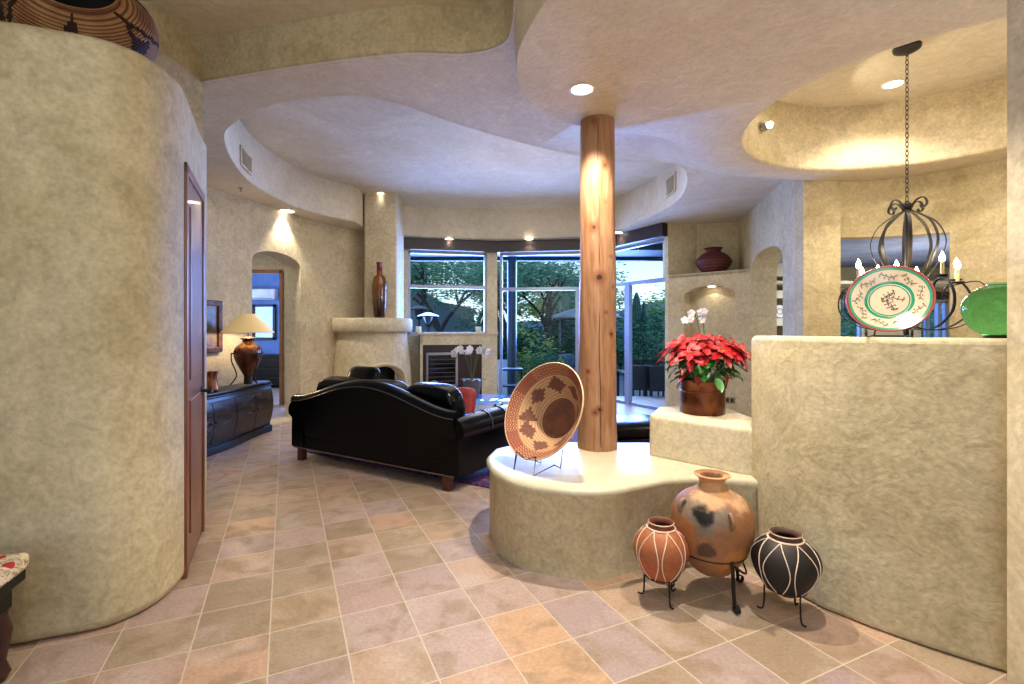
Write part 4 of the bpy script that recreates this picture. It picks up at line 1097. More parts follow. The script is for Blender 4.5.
# ------------------------------------------------------------------ poinsettia in copper pot
PX, PY = ray_x(702.5, 3.58), 3.58
po = thing('potted_poinsettia', 'red poinsettia in a round hammered copper pot on the plaster step block', 'plant', (PX, PY, SZ))
cm_ = NB('hammered_copper', .32, .75); g = cm_.noise(4, 5, dist=1)
cm_.color(cm_.ramp(g, [(.3, (128, 78, 48)), (.5, (98, 56, 36)), (.7, (62, 40, 30))])); cm_.bump(cm_.noise(28, 2), .35, .008)
PR = .155
cpz = lambda l: [(r*PR, z) for r, z in l]
MB().lathe(cpz([(0, 0), (.96, 0), (1.0, .012), (.99, .12), (1.0, .225), (1.04, .232), (1.04, .245), (.97, .245), (.95, .2), (0, .19)]), 48).build('pot', cm_.m, po, smooth=50)
MB().tube([(PR*1.005*math.cos(2*PI*k/40), PR*1.005*math.sin(2*PI*k/40), .165) for k in range(40)], .004, 6, closed=True).build('rivet_band', cm_.m, po)
MB().lathe([(0, .2), (.148, .2)], 24).build('soil', mat('soil', (40, 28, 20), .9), po)
stm = MB(); heads = []
for k in range(17):
    a = 2*PI*k*.618; rr = .255*math.sqrt((k+.5)/17)
    heads.append(Vector((rr*math.cos(a)*1.05, rr*math.sin(a)*.9, .42+.11*(1-(rr/.26)**2)+R.uniform(-.02, .03))))
for h_ in heads: stm.tube(cr([(h_.x*.15, h_.y*.15, .2), (h_.x*.5, h_.y*.5, .32), h_], 3), .005, 5)
stm.build('stems', mat('woody_stem', (150, 160, 110), .6), po)
for h_ in heads:
    fm = MB(); up = Vector((h_.x*1.5, h_.y*1.5-.08, .42)).normalized(); M0 = facing(up)
    for lay, (n_, l0, tl) in enumerate(((7, .15, -2), (6, .105, -22))):
        for j in range(n_):
            a = 2*PI*j/n_+lay*.4+R.random()*.3; petal(fm, h_+up*.01*lay, M0 @ Matrix.Rotation(a, 3, 'Z') @ rot('Y', tl+R.uniform(-12, 12)), l0*R.uniform(.85, 1.15), .058, .22)
    hd = fm.build('flower_head', REDB, po)
    cy = MB()
    for j in range(4): cy.ball(h_+up*.02+Vector((R.uniform(-.01, .01), R.uniform(-.01, .01), 0)), .005, 6, 4)
    cy.build('flower_center', mat('cyathia_yellow', (190, 180, 50), .5), hd)
gl = MB()
for k in range(60):
    a = R.uniform(0, 2*PI); rr = R.uniform(.08, .20); z = R.uniform(.27, .42)
    petal(gl, (rr*math.cos(a), rr*math.sin(a), z), Matrix.Rotation(a+R.uniform(-.6, .6), 3, 'Z') @ rot('Y', R.uniform(5, 65)), R.uniform(.09, .13), .065, .25)
gl.build('leaves', GREEN, po)
for k in range(9):
    rl = MB(); a = R.uniform(-PI, 0); petal(rl, (.17*math.cos(a), .17*math.sin(a), R.uniform(.3, .38)), Matrix.Rotation(a, 3, 'Z') @ rot('Y', R.uniform(30, 80)), .10, .05, .2)
    rl.build('lower_bract', mat('dull_red_bract', (150, 30, 40), .5), po)

# dark red jar on the alcove shelf
jr = thing('red_clay_jar', 'dark red round clay jar on the high alcove shelf', 'pot', (ray_x(713.5, 8.05), 8.05, 2.36))
jm = NB('red_basket_clay', .6); z = jm.xyz()[2]
jm.color(jm.mix(jm.step(jm.f('SINE', jm.f('MULTIPLY', z, 130)), -.3, .3), (96, 34, 32), (60, 20, 22)))
MB().lathe(cr([(0, 0), (.14, 0), (.2, .04), (.275, .15), (.27, .21), (.19, .30), (.12, .335), (.115, .37), (.15, .40), (.13, .40), (.1, .36), (.1, .3), (0, .2)], 4), 44).build('body', jm.m, jr)
# wall outlet
ou = thing('wall_outlet', 'small outlet plate low on the alcove wall beside the copper pot', 'outlet', tuple(np_(s_px(N0, N1, 730), .32, -.0)))
Mo = facing((-nn.x, -nn.y, 0)); MB().box(Mo @ Vector((0, 0, .004)), (.16, .10, .01), M=Mo).build('plate', mat('outlet_plate', (150, 138, 110), .5), ou, smooth=0)
for s in (-1, 1): MB().box(Mo @ Vector((s*.035, 0, .011)), (.04, .06, .006), M=Mo).build('socket', mat('vent_dark', (60, 52, 44), .7), ou, smooth=0)

# ------------------------------------------------------------------ shelving seen through the arched passage
bc = thing('display_shelves', 'cream display shelves glimpsed through the arched passage', 'shelf', (4.75, 8.65, 0))
for z in (.4, .95, 1.50, 1.98): MB().box((0, 0, z+.06), (1.4, .36, .13)).build('shelf', CREAM, bc, smooth=0)
MB().box((0, 0, 2.5), (1.4, .36, .3)).build('header', CREAM, bc, smooth=0)
for s in (-1, 1): MB().box((s*.72, 0, 1.3), (.06, .36, 2.6)).build('side_panel', CREAM, bc, smooth=0)
MB().box((0, .17, 1.3), (1.4, .03, 2.6)).build('back_panel', mat('shelf_back_brown', (96, 76, 54), .6), bc, smooth=0)
dp = thing('display_plate', 'round white dish standing on the cream display shelf', 'plate', (ray_x(780, 8.6), 8.62, 1.635))
MB().lathe([(0, 0), (.07, .0), (.11, .02), (.112, .026), (.07, .01), (0, .008)], 28, (0, 0, .11), M=facing((0, -1, .15))).build('dish', WHITE, dp)
MB().lathe([(.045, .012), (.05, .014), (.055, .014)], 28, (0, -.002, .11), M=facing((0, -1, .15))).build('painted_ring', mat('vent_dark', (60, 52, 44), .7), dp)

# ------------------------------------------------------------------ plate, vase on the half wall
def plate_mat():
    n = NB('majolica_glaze', .18, spec=.6); x, y, z = n.xyz()
    r = n.f('DIVIDE', n.f('SQRT', n.f('ADD', n.f('MULTIPLY', x, x), n.f('MULTIPLY', y, y))), .2)
    r = n.f('ADD', r, n.f('MULTIPLY', n.f('SUBTRACT', n.noise(14, 2), .5), .03))
    cr_ = (182, 168, 144); gr = (20, 120, 92)
    n.color(n.ramp(r, [(0, cr_), (.44, gr), (.475, (182, 170, 144)), (.49, gr), (.565, cr_), (.875, (40, 130, 104)), (.93, (120, 54, 48)), (.975, (150, 76, 60))], True)); return n.m
py_ = 2.37; pz = H-(299.5-330)*py_/490
wx = ray_x(889, py_)
pt = thing('painted_plate', 'cream ceramic plate with green rings and painted sprigs on the half wall', 'plate', (wx, py_, pz))
Mp = facing((-.60, -.75, .34)) @ rot('Z', 12) @ Matrix.Scale(.86, 3)
pl_ = MB().lathe(cr([(0, -.02), (.09, -.02), (.12, -.012), (.18, .012), (.198, .018), (.2, .022), (.196, .024), (.18, .018), (.12, -.004), (.09, -.012), (0, -.012)], 3), 64).build('dish', plate_mat(), smooth=70)
pl_.parent = pt; pl_.matrix_local = Mp.to_4x4()
def psurf(r): return -.0125+(0 if r < .09 else (r-.09)*.0083/.03 if r < .12 else .0083+(r-.12)*.022/.06)
spm = MB()
def sprig(c, a, ln_, n_=5, w=.0011):
    pts = []
    for k in range(9):
        t_ = k/8; p = Vector((c[0]+math.cos(a)*ln_*(t_-.5), c[1]+math.sin(a)*ln_*(t_-.5))); p += Vector((-math.sin(a), math.cos(a)))*ln_*.12*math.sin(t_*5)
        pts.append(Vector((p.x, p.y, psurf(p.length)+.0012)))
    spm.tube(pts, w, 5)
    for k in range(1, 8):
        s = 1 if k % 2 else -1; aa = a+s*.9; q = pts[k]+Vector((math.cos(aa), math.sin(aa), 0))*ln_*.16
        spm.tube([pts[k], q], w*.8, 4); spm.ball((q.x, q.y, psurf(q.length)+.0015), .0032, 6, 4)
for a in (0, .8, -.8, 2.3, 3.9): sprig((.028*math.cos(a*2), .028*math.sin(a*2)), a, .085)
for k in range(9):
    a = 2*PI*k/9; sprig((.145*math.cos(a), .145*math.sin(a)), a+PI/2, .085)
s_ = spm.build('painted_sprig', mat('sprig_brown', (70, 44, 34), .3)); s_.parent = pl_
WT = 1.385
pst = thing('plate_stand', 'small black iron plate stand with scroll feet on the half wall', 'stand', (wx, py_, WT))
stx = Mp.col[2]; hz = Vector((stx.x, stx.y, 0)).normalized(); sd_ = Vector((-hz.y, hz.x, 0))
for s in (-1, 1):
    q0 = sd_*s*.085+hz*.10
    spiral = [q0+hz*(.012*math.cos(a)*(1-a/14))+Vector((0, 0, .02+.016*math.sin(a)*(1-a/14))) for a in [j*.5 for j in range(18)]]
    MB().tube(spiral, .006, 6).build('scroll_foot', IRON, pst)
    MB().tube([q0+Vector((0, 0, .006)), sd_*s*.06-hz*.05+Vector((0, 0, .006)), sd_*s*.045-hz*.075+Vector((0, 0, .10))], .004, 6).build('rail', IRON, pst)
MB().tube([sd_*.06-hz*.02+Vector((0, 0, .006)), -sd_*.06-hz*.02+Vector((0, 0, .006))], .004, 6).build('crossbar', IRON, pst)
gv = thing('green_glass_vase', 'squat green glass vase at the right end of the half wall', 'vase', (ray_x(1003, 2.12), 2.13, WT))
gm, gt_, gb = newmat('green_glass'); gb.inputs['Base Color'].default_value = lin((120, 214, 150)); gb.inputs['Roughness'].default_value = .03; gb.inputs['Transmission Weight'].default_value = 1
gb.inputs['IOR'].default_value = 1.12
MB().lathe(cr([(0, .012), (.06, .014), (.105, .05), (.13, .115), (.12, .17), (.085, .21), (.05, .228), (.045, .235), (.05, .24)], 4), 44).build('body', gm, gv, smooth=80)
MB().lathe([(0, 0), (.055, 0), (.06, .006), (.05, .016), (0, .016)], 28).build('base', mat('dark_base', (16, 20, 18), .3), gv)

# ------------------------------------------------------------------ chandelier
CX, CY = ray_x(907, 3.88), 3.88
cn = thing('iron_chandelier', 'wrought iron birdcage chandelier with candle bulbs hanging on a chain over the dining area', 'chandelier', (CX, CY, ZD))
MB().lathe([(0, -.05), (.05, -.045), (.09, -.022), (.095, 0)], 28).build('canopy', IRON, cn)
ch_ = MB(); z = -.03; k = 0; top = 2.46-ZD
while z > top:
    a = (k % 2)*PI/2; u = Vector((math.cos(a), math.sin(a), 0))
    ch_.tube([u*.011*math.cos(q)+Vector((0, 0, z-.02+.024*math.sin(q))) for q in [2*PI*j/10 for j in range(10)]], .003, 5, closed=True); z -= .036; k += 1
ch_.build('chain', IRON, cn)
Z = lambda z: z-ZD
MB().tube([(0, 0, Z(2.44)), (0, 0, Z(1.38))], .014, 10).build('stem', IRON, cn)
MB().ball((0, 0, Z(2.40)), .035, 12, 8).build('collar', IRON, cn)
for k in range(8):
    a = 2*PI*k/8+.2; u = Vector((math.cos(a), math.sin(a), 0)); t_ = Vector((-u.y, u.x, 0))
    pts = cr([u*.02+Vector((0, 0, Z(2.37))), u*.10+Vector((0, 0, Z(2.32))), u*.19+Vector((0, 0, Z(2.24))), u*.235+Vector((0, 0, Z(2.10))), u*.19+Vector((0, 0, Z(1.95))), u*.12+Vector((0, 0, Z(1.82))), u*.075+Vector((0, 0, Z(1.74))), u*.09+Vector((0, 0, Z(1.68)))], 5)
    MB().ribbon(pts, t_, .022, .006).build('cage_rib', IRON, cn)
    if k % 2 == 0:
        cp_ = cr([u*.02+Vector((0, 0, Z(2.36))), u*.07+Vector((0, 0, Z(2.43))), u*.13+Vector((0, 0, Z(2.44))), u*.155+Vector((0, 0, Z(2.39))), u*.12+Vector((0, 0, Z(2.36))), u*.105+Vector((0, 0, Z(2.385)))], 5)
        MB().ribbon(cp_, t_, .02, .006).build('top_scroll', IRON, cn)
BULB = mat('candle_flame_bulb', (255, 226, 176), .4, emit=60)
WAX = mat('candle_sleeve', (232, 214, 170), .5)
for k in range(8):
    a = 2*PI*k/8-.10; u = Vector((math.cos(a), math.sin(a), 0)); t_ = Vector((-u.y, u.x, 0))
    low_ = k % 2
    rc, zc = (.36, 1.80) if not low_ else (.30, 1.76)
    pts = cr([u*.015+Vector((0, 0, Z(1.46))), u*.16+Vector((0, 0, Z(1.42))), u*.32+Vector((0, 0, Z(1.45))), u*.45+Vector((0, 0, Z(1.55))), u*.47+Vector((0, 0, Z(1.67))), u*.42+Vector((0, 0, Z(1.77))), u*rc+Vector((0, 0, Z(zc))), u*(rc-.07)+Vector((0, 0, Z(zc-.03))), u*(rc-.09)+Vector((0, 0, Z(zc-.09))), u*(rc-.05)+Vector((0, 0, Z(zc-.10)))], 5)
    ar_ = MB().ribbon(pts, t_, .018, .007).build('arm', IRON, cn)
    c0 = u*rc+Vector((0, 0, Z(zc)))
    MB().lathe([(0, .004), (.03, .006), (.042, .018), (.04, .02), (.014, .012)], 16, c0).build('drip_cup', IRON, ar_)
    MB().tube([c0+Vector((0, 0, .01)), c0+Vector((0, 0, .11))], .012, 12).build('candle_sleeve', WAX, ar_)
    MB().lathe([(0.004, 0), (.016, .014), (.018, .032), (.009, .058), (0, .078)], 12, c0+Vector((0, 0, .11))).build('bulb', BULB, ar_)
    d = bpy.data.lights.new('bulb_light', 'POINT'); d.energy = 5; d.color = (1, .8, .5); d.shadow_soft_size = .02; l = bpy.data.objects.new('bulb_light', d); COL.objects.link(l); l.parent = cn; l.location = c0+Vector((0, 0, .2))

# ------------------------------------------------------------------ baskets on the high ledge
def bask_mat(name, a_, b_, freq, zsc=1.):
    n = NB(name, .7, spec=.2); x, y, z = n.xyz()
    an = n.f('ARCTAN2', y, x); coil = n.f('SINE', n.f('MULTIPLY', z, 620*zsc)); stc = n.f('SINE', n.f('ADD', n.f('MULTIPLY', an, 130), n.f('MULTIPLY', n.f('FLOOR', n.f('MULTIPLY', z, 52)), 2.1)))
    zz2 = n.f('DIVIDE', n.f('FLOOR', n.f('MULTIPLY', z, 70)), 70); aa = n.f('DIVIDE', n.f('FLOOR', n.f('MULTIPLY', an, 20)), 20)
    zig = n.f('ABSOLUTE', n.f('SUBTRACT', n.f('MULTIPLY', n.f('PINGPONG', aa, .52), .40), n.f('SUBTRACT', zz2, .17)))
    zg = n.f('LESS_THAN', zig, .02)
    dia = n.f('LESS_THAN', n.f('ADD', n.f('ABSOLUTE', n.f('SUBTRACT', n.f('MODULO', n.f('ADD', aa, 6.28), 1.04), .52)), n.f('MULTIPLY', n.f('ABSOLUTE', n.f('SUBTRACT', zz2, .285)), 4)), .17)
    c = n.mix(n.f('MAXIMUM', zg, dia), n.mix(n.step(n.noise(8, 3), .35, .65), a_, b_), (34, 20, 18))
    c = n.mix(n.f('MULTIPLY', n.step(coil, -.1, -.8), .75), c, (44, 26, 20))
    c = n.mix(n.f('MULTIPLY', n.f('GREATER_THAN', stc, .5), .2), c, (70, 42, 26))
    n.color(c); n.bump(coil, .6, .005); return n.m
def basket(name, label, loc, M, s, mt):
    o = thing(name, label, 'basket', loc)
    pf = [(0, 0), (.13, .0), (.20, .03), (.28, .12), (.305, .20), (.285, .28), (.22, .345), (.165, .365), (.16, .38), (.15, .38), (.152, .36), (.21, .33), (.27, .27), (.285, .2), (.26, .12), (.18, .045), (0, .02)]
    b = MB().lathe(cr([(r*s, z*s) for r, z in pf], 4), 64).build('woven_body', mt, smooth=70); b.parent = o; b.matrix_local = M.to_4x4()
    rm = MB().tube([(.158*s*math.cos(2*PI*k/48), .158*s*math.sin(2*PI*k/48), .38*s) for k in range(48)], .008*s, 8, closed=True).build('rim', mt); rm.parent = b
    ii = MB().lathe([(0, .03*s), (.2*s, .07*s), (.27*s, .2*s), (.24*s, .29*s), (.15*s, .355*s)], 40).build('dark_interior', DKM); ii.parent = b  # near-black inner shell, shade inside the basket put into its colour
Mb = facing((.46, -.76, .50))
basket('woven_basket', 'large round coiled basket with dark zigzags lying tilted on the high ledge', (-2.38, 2.76, 2.93), Mb, 1.1, bask_mat('basket_coil', (160, 120, 80), (134, 92, 62), 1))
basket('woven_basket', 'dark checked basket at the left edge of the high ledge', (-3.02, 2.66, 2.84), facing((-.3, -.3, .9)), .95, bask_mat('basket_coil_dark', (112, 72, 56), (70, 44, 36), 1, 1.2))

# ------------------------------------------------------------------ bench at the lower left
bn = thing('cushioned_bench', 'dark carved wood bench with a floral tapestry cushion at the lower left wall', 'bench', (-2.338, 1.628, 0), math.radians(20))
fl = NB('floral_tapestry', .8); 
vv = fl.t.nodes.new('ShaderNodeTexVoronoi'); vv.inputs['Scale'].default_value = 9; fl.t.links.new(fl.P, vv.inputs['Vector'])
c = fl.ramp(fl.noise(14, 4, dist=2), [(.36, (214, 200, 168)), (.5, (222, 206, 172)), (.54, (110, 96, 60)), (.6, (216, 200, 168)), (.68, (150, 30, 30))])
c = fl.mix(fl.f('LESS_THAN', vv.outputs['Distance'], .24), c, (170, 30, 32)); fl.color(c)
MB().box((0, 0, .455), (.88, .62, .07)).build('seat_cushion', fl.m, bn, bevel=.02)
MB().box((0, 0, .40), (.86, .60, .05)).build('seat_rail', DKW, bn, smooth=0, bevel=.01)
MB().box((0, 0, .33), (.80, .54, .10)).build('apron', DKW, bn, smooth=0, bevel=.01)
for sx in (-1, 1):
    for sy in (-1, 1): MB().lathe([(.03, 0), (.045, .03), (.03, .08), (.04, .14), (.05, .2), (.035, .26), (.04, .3)], 16, (sx*.36, sy*.24, 0)).build('leg', mat('carved_red_brown', (60, 26, 22), .35, col2=(24, 14, 14), nscale=14), bn)
MB().box((0, 0, .13), (.72, .03, .05)).build('stretcher', DKW, bn, smooth=0)

# ------------------------------------------------------------------ outside
GZ = -.3
rf = MB().box((.3, 10.85, 3.16), (8.4, 1.1, .12)); rf.box((.3, 11.35, 3.13), (8.4, .12, .22))
tag(rf.build('porch_roof', mat('dark_porch', (22, 40, 44), .7), smooth=0), 'dark porch roof overhang outside above the windows', 'roof')
ps = thing('porch_post', 'round dark porch post outside the middle window', 'post', (ray_x(512, 11.3), 11.3, GZ))
MB().lathe([(.11, 0), (.11, 3.4)], 24).build('shaft', mat('dark_steel_post', (20, 42, 54), .45), ps)
MB().lathe([(.16, 0), (.16, .08), (.12, .1)], 24).build('base', mat('dark_steel_post', (20, 42, 54), .45), ps)
def foliage(mb, c, rad, n_, sz, cl_=None):
    cs = [Vector((c[0]+R.gauss(0, rad[0]*.42), c[1]+R.gauss(0, rad[1]*.42), c[2]+R.gauss(0, rad[2]*.42))) for _ in range(cl_ or max(6, n_//90))]
    for _ in range(n_):
        q = R.choice(cs)+Vector((R.gauss(0, rad[0]*.16), R.gauss(0, rad[1]*.16), R.gauss(0, rad[2]*.14)))
        if q.z < GZ: continue
        M = facing((R.uniform(-1, 1), R.uniform(-1, 1), R.uniform(-.2, 1))); s = sz*R.uniform(.5, 1.3)
        mb.add([q+M @ Vector((0, -s*.3, 0)), q+M @ Vector((s, 0, 0)), q+M @ Vector((0, s*.3, 0)), q+M @ Vector((-s, 0, 0))], [(0, 1, 2, 3)])
def tree(px, y, h, spread, lab, leafm, n_=5200, lsz=.10, name='mesquite_tree', trunk=.16, base=None):
    x = ray_x(px, y); o = thing(name, lab, 'tree', (x, y, GZ)); tm = MB(); lm = MB()
    def br(p, d, r, ln_, dep):
        q = p+d*ln_; mid = (p+q)/2+Vector((R.uniform(-.1, .1), R.uniform(-.1, .1), R.uniform(-.05, .1)))*ln_
        tm.tube(cr([p, mid, q], 3), [r, r*.9, r*.86, r*.8, r*.76, r*.72, r*.7], 6)
        if dep == 0:
            foliage(lm, q, (spread*.42, spread*.42, h*.20), n_//27+2, lsz, 7); return
        for _ in range(3):
            nd = (d+Vector((R.uniform(-1, 1), R.uniform(-1, 1), R.uniform(-.25, .5)))*.75).normalized(); br(q, nd, r*.62, ln_*.78, dep-1)
    b_ = base or [(0, 0)]
    for bx, lean in b_:
        br(Vector((bx, 0, -.05)), Vector((lean, 0, 1)).normalized(), trunk, h*.30, 3)
    tm.build('trunk', BARK, o); 
    for p in lm.v: p.z = max(p.z, .02)
    lm.build('crown', leafm, o, smooth=0)
tree(440, 19, 5.6, 3.4, 'tall mesquite tree filling the left window', LF1, 9000, .08)
tree(400, 24, 6.4, 4.2, 'yellow tinged tree at the far left behind the left window', LF2, 5200, .13)
tree(524, 18, 5.0, 3.3, 'spreading mesquite with forked dark trunk in the middle window', LF1, 9000, .075, base=[(0, -.5), (.3, .45)])
tree(478, 24, 5.6, 3.6, 'bushy green tree behind the window mullion', LF1, 7000, .10)
tree(578, 26, 4.8, 3.6, 'tree with thin branches left of the log post', LF1, 7000, .10)
tree(555, 32, 4.4, 4.0, 'autumn yellow tree behind the white umbrella', LF2, 4200, .15)
def bush(px, y, r, h, lab, leafm, n_=1500, sz=.09, nm='garden_shrub'):
    o = thing(nm, lab, 'shrub', (ray_x(px, y), y, GZ)); m = MB(); foliage(m, (0, 0, h*.5-GZ*0), (r, r, h), n_, sz, 26)
    for p in m.v: p.z = max(.01, p.z)
    m.build('foliage', leafm, o, smooth=0)
    t_ = MB()
    for k in range(5): t_.tube([(0, 0, -.02), (R.uniform(-.4, .4)*r, R.uniform(-.3, .3)*r, h*.6)], .015, 5)
    t_.build('stem', BARK, o)
bush(462, 17, 1.1, 1.5, 'low green shrub at the right end of the stucco building', LF3, 1600)
bush(415, 18, 1.0, 1.2, 'dark shrub below the stucco building at left', LF3, 1400)
bush(535, 20, 1.5, 2.0, 'rounded hedge in the middle window left of centre', LF3, 3200, .1)
bush(562, 21, 1.6, 2.0, 'rounded hedge behind the umbrella mast', LF3, 3000, .1)
bush(508, 19, 1.3, 1.7, 'hedge behind the dark porch post', LF3, 2600, .1)
bush(530, 15, .8, 1.3, 'yellow green bush in front of the hedge', LF2, 2000, .08)
bush(545, 14, .7, .8, 'low bush near the patio seats', LF3, 1400, .07)
bush(650, 26, 2.2, 2.9, 'large yellow green desert shrub in the right window', LF2, 3600, .12)
bush(628, 28, 2.0, 2.3, 'green shrub left of the cactus in the right window', LF1, 2600, .12)
bush(655, 20, 1.6, 1.7, 'darker green shrub below the yellow one in the right window', LF3, 2600, .1)
bush(622, 19, 1.4, 1.5, 'dark shrub at the foot of the cactus', LF3, 2200, .1)
bush(672, 22, 1.6, 2.2, 'shrub at the right edge of the right window', LF1, 2200, .1)
for k, (px, y) in enumerate(((826, 13), (850, 13.5), (938, 14), (880, 14))):
    bush(px, y, 1.1, 2.6, ['leafy shrub at the left of the kitchen window', 'leafy shrub at the right of the left kitchen window', 'leafy shrub in the right kitchen window', 'leafy shrub between the kitchen windows'][k], LF1, 2400, .1)
# cactus
cy_ = 20; cs = thing('saguaro_cactus', 'tall ribbed saguaro cactus in the right window', 'cactus', (ray_x(636.5, cy_), cy_, GZ))
cgm = mat('cactus_green', (52, 92, 72), .6, col2=(34, 66, 54), nscale=6)
def cact(pts, r0):
    P = cr(pts, 6); m = MB(); n_ = len(P); rr = [r0*(1 if i < n_-4 else [.95, .8, .55, .2][i-n_+4]) for i in range(n_)]
    m.tube(P, rr, 36)
    for i, p in enumerate(P):
        for k in range(36):
            q = m.v[i*36+k]; m.v[i*36+k] = p+(q-p)*(1+.12*math.cos(k*PI/1.5))
    return m
cact([(0, 0, 0), (0, 0, 1.5), (0, 0, 3.25)], .18).build('trunk', cgm, cs, smooth=80)
cact([(.10, 0, .9), (.26, 0, 1.0), (.30, 0, 1.3), (.30, 0, 2.9)], .10).build('arm', cgm, cs, smooth=80)
cact([(-.10, -.05, .8), (-.24, -.05, .9), (-.27, -.05, 1.2), (-.27, -.05, 2.2)], .09).build('arm', cgm, cs, smooth=80)
# neighbour building
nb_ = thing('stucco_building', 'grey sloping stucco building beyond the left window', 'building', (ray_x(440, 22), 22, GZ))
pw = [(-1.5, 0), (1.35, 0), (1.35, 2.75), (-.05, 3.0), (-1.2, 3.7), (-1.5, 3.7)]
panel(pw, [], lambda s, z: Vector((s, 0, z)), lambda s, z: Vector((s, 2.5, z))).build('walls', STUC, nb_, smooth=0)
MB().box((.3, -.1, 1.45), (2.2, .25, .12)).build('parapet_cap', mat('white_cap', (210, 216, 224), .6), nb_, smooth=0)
gwl = thing('garden_wall', 'low grey garden wall behind the porch post', 'wall', (ray_x(520, 24), 24, GZ)); MB().box((0, 0, .8), (14, .25, 1.6)).build('masonry', STUC, gwl, smooth=0)
MB().box((0, 0, 1.62), (14, .32, .06)).build('cap', STUC, gwl, smooth=0)
# mountain
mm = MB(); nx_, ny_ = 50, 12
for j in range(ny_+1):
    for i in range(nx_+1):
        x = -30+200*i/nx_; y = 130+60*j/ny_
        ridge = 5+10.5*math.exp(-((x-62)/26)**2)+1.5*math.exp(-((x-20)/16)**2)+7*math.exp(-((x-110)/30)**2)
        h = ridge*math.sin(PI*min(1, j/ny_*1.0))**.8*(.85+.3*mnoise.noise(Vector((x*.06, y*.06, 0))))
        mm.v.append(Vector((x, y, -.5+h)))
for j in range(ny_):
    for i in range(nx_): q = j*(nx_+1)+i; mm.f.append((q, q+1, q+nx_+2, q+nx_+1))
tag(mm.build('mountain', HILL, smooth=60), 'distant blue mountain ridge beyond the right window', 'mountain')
# heaters
for px, y, zt2, lab in ((419, 12.6, 2.05, 'mushroom patio heater nearer the left window frame'), (428.5, 12.2, 1.86, 'lower mushroom patio heater on the right of the pair')):
    o = thing('patio_heater', lab, 'heater', (ray_x(px, y), y, GZ), group='patio heaters'); HM = mat('heater_black', (16, 22, 24), .4)
    t2 = zt2-GZ
    MB().lathe([(0, t2), (.08, t2-.01), (.28, t2-.09), (.27, t2-.10), (.1, t2-.07)], 28).build('reflector_hood', HM, o)
    MB().lathe([(.13, t2-.11), (.11, t2-.2), (.07, t2-.34), (.05, t2-.36)], 20).build('burner', HM, o)
    MB().tube([(0, 0, .7), (0, 0, t2-.34)], .03, 12).build('pole', HM, o)
    MB().lathe([(0, .02), (.22, .02), (.22, .08), (.18, .1), (.17, .7), (0, .74)], 24).build('tank_housing', HM, o)
# umbrella
um = thing('patio_umbrella', 'white cantilever patio umbrella with side mast beyond the middle window', 'umbrella', (ray_x(587, 20), 20, GZ))
UM = mat('umbrella_canvas', (206, 214, 220), .7)
MB().lathe([(0, 2.72), (.7, 2.56), (1.6, 2.26), (1.6, 2.20), (1.55, 2.24), (0, 2.66)], 8).build('canopy', UM, um, smooth=0)
MB().tube([(-1.08, .3, 0), (-1.08, .3, 3.0)], .05, 10).build('mast', mat('mast_grey', (150, 170, 184), .4), um)
MB().tube([(-1.08, .3, 3.0), (0, 0, 2.75)], .03, 8).build('arm', mat('mast_grey', (150, 170, 184), .4), um)
MB().box((-1.08, .3, .05), (.8, .8, .1)).build('base', IRON, um, smooth=0)
for k in range(8):
    a = 2*PI*k/8; MB().tube([(0, 0, 2.62), (1.56*math.cos(a), 1.56*math.sin(a), 2.22)], .012, 5).build('rib', mat('mast_grey', (150, 170, 184), .4), um)
# patio furniture
PM = mat('black_patio_metal', (16, 18, 22), .4); PC = mat('blue_patio_cushion', (70, 96, 124), .8)
def pchair(px, y, rz, lab, mt=PM, cm2=None, hb_=.95, group='dark chairs at the patio dining table'):
    o = thing('patio_chair', lab, 'chair', (ray_x(px, y), y, GZ), rz, group)
    MB().box((0, 0, .43), (.46, .46, .05)).build('seat', cm2 or mt, o, smooth=0, bevel=.01)
    b = MB()
    b.box((0, .22, .66), (.42, .03, .46))
    b.box((0, .22, hb_-.03), (.46, .03, .07)); b.build('backrest', mt, o, smooth=0)
    for sx in (-1, 1):
        for sy in (-1, 1): MB().box((sx*.2, sy*.2, .22 if sy < 0 else hb_/2), (.035, .035, .44 if sy < 0 else hb_)).build('leg', mt, o, smooth=0)
        MB().box((sx*.22, 0, .64), (.035, .44, .03)).build('arm', mt, o, smooth=0)
pchair(640, 10.9, PI, 'black patio chair at the near left of the outdoor dining table')
pchair(657, 10.7, PI, 'black patio chair at the near right of the outdoor dining table')
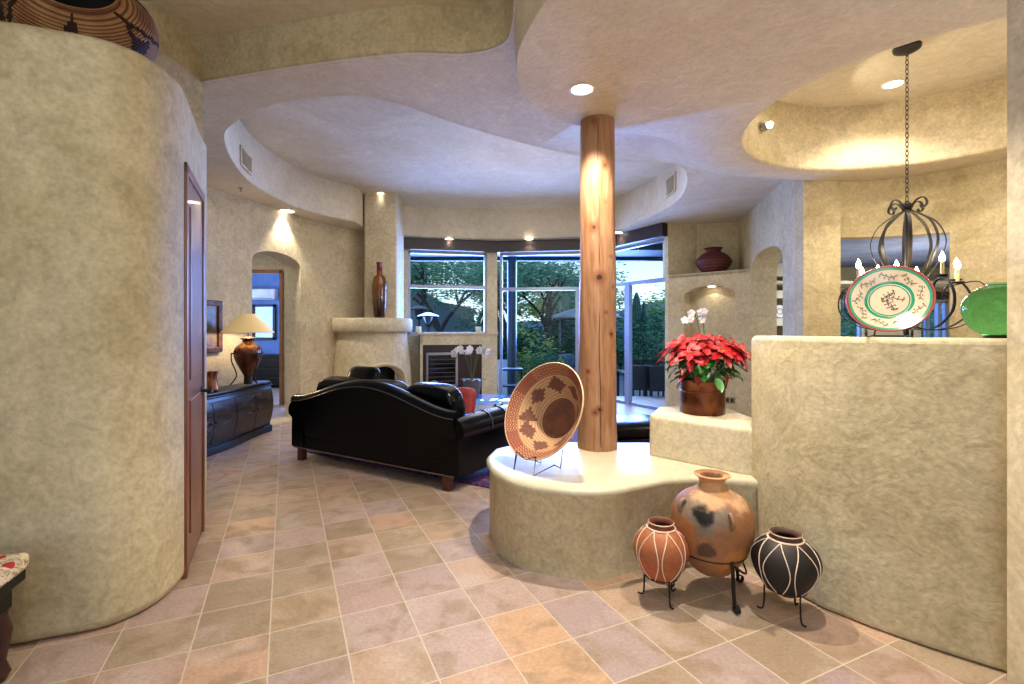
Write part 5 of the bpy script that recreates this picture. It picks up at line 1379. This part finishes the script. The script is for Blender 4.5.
pchair(634, 12.6, 0, 'black patio chair at the far left of the outdoor dining table')
pchair(655, 12.6, .2, 'black patio chair at the far right of the outdoor dining table')
tt = thing('patio_dining_table', 'black outdoor dining table behind the right glass door', 'table', (ray_x(650, 11.7), 11.7, GZ))
MB().box((0, 0, .72), (1.5, .9, .04)).build('table_top', PM, tt, smooth=0, bevel=.01)
for sx in (-1, 1):
    for sy in (-1, 1): MB().box((sx*.68, sy*.38, .35), (.05, .05, .7)).build('leg', PM, tt, smooth=0)
st2 = thing('patio_side_table', 'dark metal side table outside the middle window next to the mullion', 'table', (ray_x(511, 10.75), 10.75, GZ))
MB().box((0, 0, .86), (.5, .4, .04)).build('table_top', PM, st2, smooth=0)
for sx in (-1, 1):
    for sy in (-1, 1): MB().box((sx*.23, sy*.18, .42), (.035, .035, .84)).build('leg', PM, st2, smooth=0)
MB().box((0, 0, .5), (.46, .36, .03)).build('lower_shelf', PM, st2, smooth=0)
def lounge(px, y, lab):
    o = thing('patio_armchair', lab, 'chair', (ray_x(px, y), y, GZ), .3, 'cushioned patio armchairs')
    MB().box((0, 0, .22), (.7, .7, .1)).build('frame', PM, o, smooth=0); MB().pillow((0, 0, .36), (.66, .66, .18)).build('seat_cushion', PC, o)
    MB().pillow((0, .3, .66), (.64, .2, .5)).build('back_cushion', PC, o)
    for sx in (-1, 1):
        MB().box((sx*.36, 0, .5), (.06, .7, .05)).build('arm', PM, o, smooth=0)
        for sy in (-1, 1): MB().box((sx*.34, sy*.32, .25), (.05, .05, .5)).build('leg', PM, o, smooth=0)
lounge(553, 15.5, 'blue cushioned patio armchair at the left of the pair outside'); lounge(569, 16.5, 'blue cushioned patio armchair at the right of the pair outside')
pl2 = thing('pale_planter', 'tall pale planter beside the porch post outside', 'planter', (ray_x(503, 12.6), 12.6, GZ))
MB().lathe([(0, 0), (.13, 0), (.11, .1), (.17, .6), (.2, .95), (.18, .95), (.15, .6), (0, .5)], 24).build('pot', mat('pale_ceramic', (190, 206, 220), .5), pl2)
